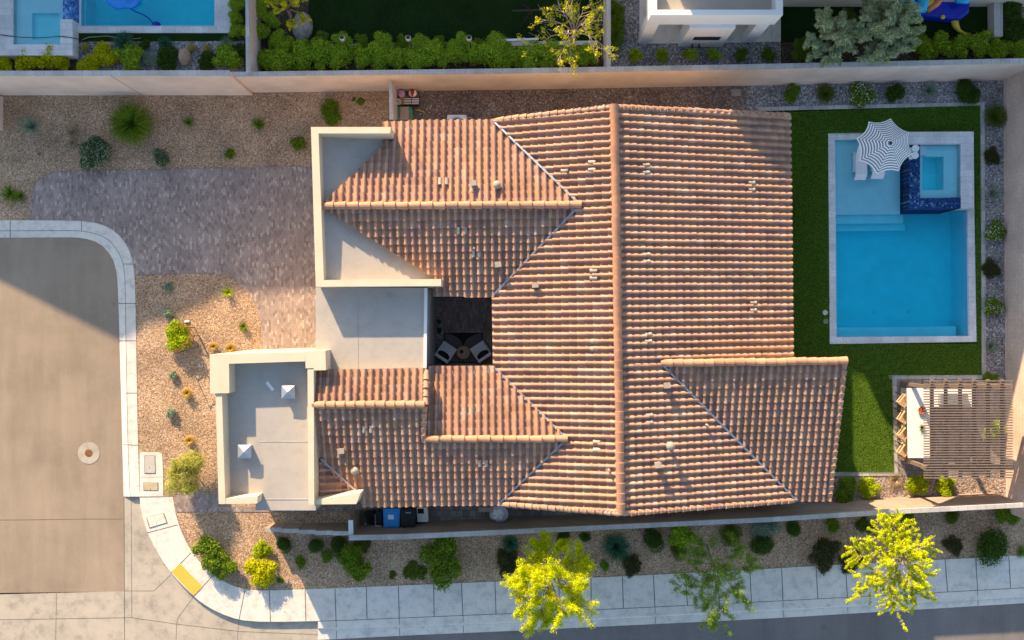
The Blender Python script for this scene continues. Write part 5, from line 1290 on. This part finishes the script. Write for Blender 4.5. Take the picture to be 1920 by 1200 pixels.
# neighbours' plants
NG = 'plants in the neighbour gardens'
for a in [
 ('yellow_shrub', 8, 120, 20, 'yellow shrub cut by the left photo edge below the spa', 1), ('yellow_shrub', 50, 113, 27, 'yellow shrub left below the raised spa', .9), ('yellow_shrub', 94, 110, 30, 'largest yellow shrub centred below the raised spa', .9), ('yellow_shrub', 120, 119, 16, 'small yellow shrub at the spa corner post', .9),
 ('yellow_shrub', 163, 120, 22, 'yellow shrub just right of the spa corner', .9), ('yellow_shrub', 194, 106, 27, 'sunlit yellow shrub in the rock bed between cactus balls', .9), ('spiky', 232, 80, 24, 'spiky blue green agave below the neighbour pool', .8), ('pale_leafy', 240, 105, 30, 'green leafy shrub below the spiky agave', .9),
 ('dark_shrub', 270, 83, 13, 'small dark round plant by the neighbour lawn strip', 1), ('sage_shrub', 283, 110, 20, 'grey green shrub right of the green leafy shrub', .8), ('dark_shrub', 312, 108, 27, 'dark shrub left of the tan boulder', .9), ('spiky', 309, 82, 16, 'small spiky plant above the dark shrub', .8),
 ('dark_shrub', 388, 114, 22, 'dark low shrub right of the tan boulder', .8), ('pale_leafy', 424, 106, 28, 'green leafy shrub near the garden dividing wall', .9), ('wispy', 425, 80, 16, 'wispy grass at the corner of the lawn strip', .8), ('dark_shrub', 448, 95, 20, 'dark shrub against the garden dividing wall', .9),
 ('hedge_plant', 446, 8, 18, 'top hedge shrub of the column left of the dividing wall', .8), ('hedge_plant_b', 446, 34, 17, 'middle hedge shrub of the column left of the dividing wall', .8), ('hedge_plant', 447, 60, 17, 'lowest hedge shrub of the column left of the dividing wall', .8),
 ('green_shrub', 1155, 15, 20, 'top green shrub right of the second dividing wall', .9), ('green_shrub_b', 1156, 48, 20, 'middle green shrub right of the second dividing wall', .9), ('green_shrub', 1154, 80, 19, 'lowest green shrub right of the second dividing wall', .9),
 ('green_shrub_b', 1503, 95, 24, 'small green shrub left of the grey green olive trees', .9), ('moss_bush', 1592, 32, 20, 'mossy mound on the lawn behind the olive trees', .6)]:
    plant(a[0], a[1], a[2], a[3], a[4], 1.0, a[5], NG)
for k, (px, py) in enumerate(((161, 88), (201, 88), (360, 90), (388, 91))):
    plant('cactus', px, py, 6.5, ['golden barrel cactus nearest the spa corner', 'golden barrel cactus left of the spiky agave', 'golden barrel cactus just right of the tan boulder', 'golden barrel cactus furthest right in the rock bed'][k], 1.0, 1, 'golden barrel cacti')
names = ['first', 'second', 'third', 'fourth', 'fifth', 'sixth', 'seventh', 'eighth', 'ninth', 'tenth', 'eleventh', 'twelfth', 'thirteenth', 'fourteenth', 'fifteenth', 'sixteenth', 'seventeenth', 'eighteenth']
for k in range(18):
    px = 498 + k * 35.6 + rnd.uniform(-4, 4)
    plant(['hedge_plant', 'hedge_plant_b'][k % 2], px, 109 + rnd.uniform(-4, 3), 28 + rnd.uniform(-4, 4), names[k] + ' leafy plant from the left in the long hedge against the boundary wall', 1.0, .9, 'hedge along the boundary wall')
for k in range(10):
    px = 605 + k * 37 + rnd.uniform(-4, 4)
    plant(['green_shrub', 'hedge_plant_b'][k % 2], px, 84 + rnd.uniform(-3, 3), 22 + rnd.uniform(-3, 3), names[k] + ' plant from the left in the lower back row between hedge and dark lawn', 1.0, .7, 'back row of the hedge')
for k, (px, py, r) in enumerate(((482, 20, 24), (482, 62, 24), (520, 75, 22), (540, 92, 24), (508, 40, 18), (570, 95, 20))):
    plant('hedge_plant', px, py, r, ['top shrub of the hedge column by the dividing wall, left of the small yellow tree', 'lower shrub of the hedge column right of the first dividing wall', 'dark shrub left of the grey boulder', 'shrub below the grey boulder', 'shrub touching the small yellow tree on its left', 'shrub below and right of the grey boulder'][k], 1.0, .9, 'hedge column by the dividing wall')
for k, px in enumerate((1193, 1241, 1294, 1338, 1389, 1441)):
    plant(['lime_shrub', 'lime_shrub', 'hedge_plant', 'hedge_plant', 'green_shrub', 'green_shrub'][k], px, 103, 15, names[k] + ' small upright shrub from the left below the white pavilion', 1.0, 1.7, 'upright shrubs below the pavilion')
for k, (px, py, r) in enumerate(((1733, 88, 25), (1764, 82, 27), (1800, 86, 27), (1838, 78, 30), (1876, 90, 24), (1908, 88, 24), (1905, 55, 28), (1900, 15, 28))):
    plant('pale_leafy' if k < 6 else 'dark_shrub', px, py, r, ['leftmost bushy yellow green shrub right of the olive trees', 'second bushy yellow green shrub right of the olive trees', 'third bushy yellow green shrub right of the olive trees', 'largest bushy yellow green shrub, below the end of the yellow blower tube', 'bushy yellow green shrub below the low pale wall', 'bushy yellow green shrub at the right photo edge', 'dark shrub at the right edge above the yellow green hedge', 'dark shrub in the top right corner'][k], 1.0, 1.1, 'shrubs right of the olive trees')

# ------------------------------------------------------------------ trees
def tree(name, label, px, py, rpx, bx, by, h, mat, bark, nl, lsize, seed, z=0.0, dens=1.0, droop=.2, asp=.4, sub=5, low=.45, tw=.07, clus=.16):
    """crown centred on pixel (px,py) at height z+h*.75, trunk foot at pixel (bx,by)"""
    rd = random.Random(seed); c = P(px, py, z + h * .78); b = P(bx, by, z); Rm = rpx * (H - z - h * .78) / F
    t = thing(name, label, 'tree', (b.x, b.y, z)); m = MB(); pts = []
    fork = b.lerp(Vector((c.x, c.y, z)), .35); fork.z = z + h * low
    m.tube([b, b.lerp(fork, .5) + Vector((rd.uniform(-.06, .06), rd.uniform(-.06, .06), 0)), fork], [tw * 1.3, tw, tw * .85], 8)
    for i in range(nl):
        a = 2 * math.pi * (i + rd.uniform(-.3, .3)) / nl; q = Rm * (rd.uniform(.55, 1.05) if i % 3 else rd.uniform(.08, .5)); zz = z + h * (rd.uniform(.66, 1.0) if i % 3 else rd.uniform(.9, 1.05)) - droop * h * (q / Rm) ** 2 * .5
        e = Vector((c.x + math.cos(a) * q, c.y + math.sin(a) * q, zz)); mid = fork.lerp(e, .5) + Vector((rd.uniform(-.1, .1), rd.uniform(-.1, .1), h * .10))
        P1 = [fork, fork.lerp(mid, .5) + Vector((0, 0, .05 * h)), mid, mid.lerp(e, .55) + Vector((rd.uniform(-.1, .1), rd.uniform(-.1, .1), 0)), e]
        m.tube(P1, [tw * .6, tw * .45, tw * .3, tw * .2, tw * .1], 6)
        for s in range(sub):
            f = rd.uniform(.22 if i % 3 == 0 else .4, 1.0) * 3.99; k = int(f); o = P1[k].lerp(P1[k + 1], f - k); aa = a + rd.choice((-1, 1)) * rd.uniform(.3, 1.2); L = Rm * rd.uniform(.18, .42)
            e2 = o + Vector((math.cos(aa) * L, math.sin(aa) * L, rd.uniform(-.15, .3) * h * .3)); m.tube([o, o.lerp(e2, .5) + Vector((0, 0, .04)), e2], [tw * .18, tw * .12, tw * .05], 4)
            for w_ in range(int(9 * dens)):
                g_ = rd.uniform(.25, 1.08); cc = o.lerp(e2, g_)
                for _ in range(14):
                    d = Vector((rd.gauss(0, 1), rd.gauss(0, 1), rd.gauss(0, .7))); pts.append((cc + d * clus * Rm * .42 * .5, d.normalized()))
    m.build('trunk', M[bark], t)
    vs, fs = leaves(rd, pts, lsize, asp, .3); o_ = origin(t); m2 = MB(); m2.add([v for v in vs], fs); m2.build('crown', G[mat], t)
    return t
G['greenlite'] = leafmat('light_green_leaf', (.15, .25, .03), (.27, .39, .05), (.46, .56, .08), .45)
G['sunyellow'] = leafmat('sunny_leaf', (.36, .44, .004), (.60, .66, .008), (.85, .84, .02), .45)
tree('street_tree', 'broad yellow green feathery tree over the sidewalk, left of the sparse tree', 1030, 1093, 92, 1022, 1040, 4.2, 'sunyellow', 'bark', 18, .05, 5, dens=2.3, sub=12, asp=.24, tw=.05)
tree('street_tree', 'sparse green tree with thin crown over the sidewalk in the middle', 1345, 1100, 80, 1325, 1022, 2.9, 'greenlite', 'bark', 14, .045, 8, dens=1.7, sub=10, asp=.22, tw=.03)
tree('street_tree', 'bright golden yellow tree with spiky branches at the lower right', 1668, 1048, 90, 1645, 1008, 4.4, 'sunyellow', 'bark_pale', 22, .045, 11, dens=1.7, sub=13, asp=.3, clus=.075, tw=.045)
plant('broom', 346, 893, 43, 'feathery pale yellow green bush beside the tower and utility covers', 0, 1.75, FG)
tree('garden_tree', 'nearly bare yellow leafed tree with curling twigs above the hedge', 1078, 58, 86, 1072, 80, 3.6, 'yellow', 'bark_pale', 15, .06, 17, z=1.0, dens=.16, sub=9, asp=.45, tw=.06)
tree('garden_tree', 'small yellow flowering tree beside the grey boulder at the top', 548, 12, 38, 545, 35, 3.0, 'yellow', 'bark', 9, .05, 19, z=1.0, dens=.8, sub=6)
tree('olive_tree', 'left grey green olive tree behind the boundary wall', 1560, 68, 47, 1560, 92, 3.0, 'olive', 'bark', 14, .075, 23, z=1.0, dens=2.6, sub=8, asp=.25, clus=.22)
tree('olive_tree', 'right, larger grey green olive tree beside the inflatable slide', 1662, 52, 56, 1650, 82, 3.2, 'olive', 'bark', 15, .075, 29, z=1.0, dens=2.8, sub=9, asp=.25, clus=.22)

# ------------------------------------------------------------------ real grass blades on the pool lawn
def grass(name, quads, z, per, seed, holes=(), hh=.05):
    rg = np.random.default_rng(seed); V = []
    for q in quads:
        c = [P(a, b, z) for a, b in q]; x0, x1 = min(v.x for v in c), max(v.x for v in c); y0, y1 = min(v.y for v in c), max(v.y for v in c)
        n = int((x1 - x0) * (y1 - y0) * per); xy = np.stack([rg.uniform(x0, x1, n), rg.uniform(y0, y1, n)], 1)
        ok = np.ones(n, bool)
        for i in range(4):
            A, B = c[i], c[(i + 1) % 4]; cr = (B.x - A.x) * (xy[:, 1] - A.y) - (B.y - A.y) * (xy[:, 0] - A.x); ok &= (cr <= 0)
        V.append(xy[ok])
    xy = np.concatenate(V); n = len(xy); a = rg.uniform(0, 2 * np.pi, n); w_ = rg.uniform(.005, .009, n); h = rg.uniform(.6, 1.3, n) * hh; la = rg.uniform(0, 2 * np.pi, n); ll = rg.uniform(.1, .9, n) * h
    dx, dy = np.cos(a) * w_, np.sin(a) * w_
    co = np.zeros((n, 3, 3)); co[:, 0, 0] = xy[:, 0] - dx; co[:, 0, 1] = xy[:, 1] - dy; co[:, 1, 0] = xy[:, 0] + dx; co[:, 1, 1] = xy[:, 1] + dy
    co[:, 2, 0] = xy[:, 0] + np.cos(la) * ll; co[:, 2, 1] = xy[:, 1] + np.sin(la) * ll; co[:, :2, 2] = z - .005; co[:, 2, 2] = z + h
    me = bpy.data.meshes.new(name); me.vertices.add(n * 3); me.vertices.foreach_set('co', co.reshape(-1)); me.loops.add(n * 3); me.loops.foreach_set('vertex_index', np.arange(n * 3, dtype=np.int32))
    me.polygons.add(n); me.polygons.foreach_set('loop_start', np.arange(0, n * 3, 3, dtype=np.int32)); me.polygons.foreach_set('loop_total', np.full(n, 3, dtype=np.int32)); me.update(); me.validate()
    me.materials.append(G['grass']); o = bpy.data.objects.new(name, me); COL.objects.link(o); return o
G['grass'] = leafmat('grass_blade', (.19, .36, .06), (.28, .47, .07), (.42, .60, .09), .5)
o = grass('grass', [[(1400, 213), (1837, 198), (1838, 252), (1400, 252)], [(1400, 252), (1551, 252), (1554, 645), (1400, 645)], [(1827, 252), (1838, 252), (1840, 645), (1831, 645)], [(1400, 645), (1840, 645), (1840, 703), (1400, 706)], [(1500, 705), (1673, 705), (1676, 885), (1500, 885)]], .03, 7000, 3)
tag(o, kind='stuff')
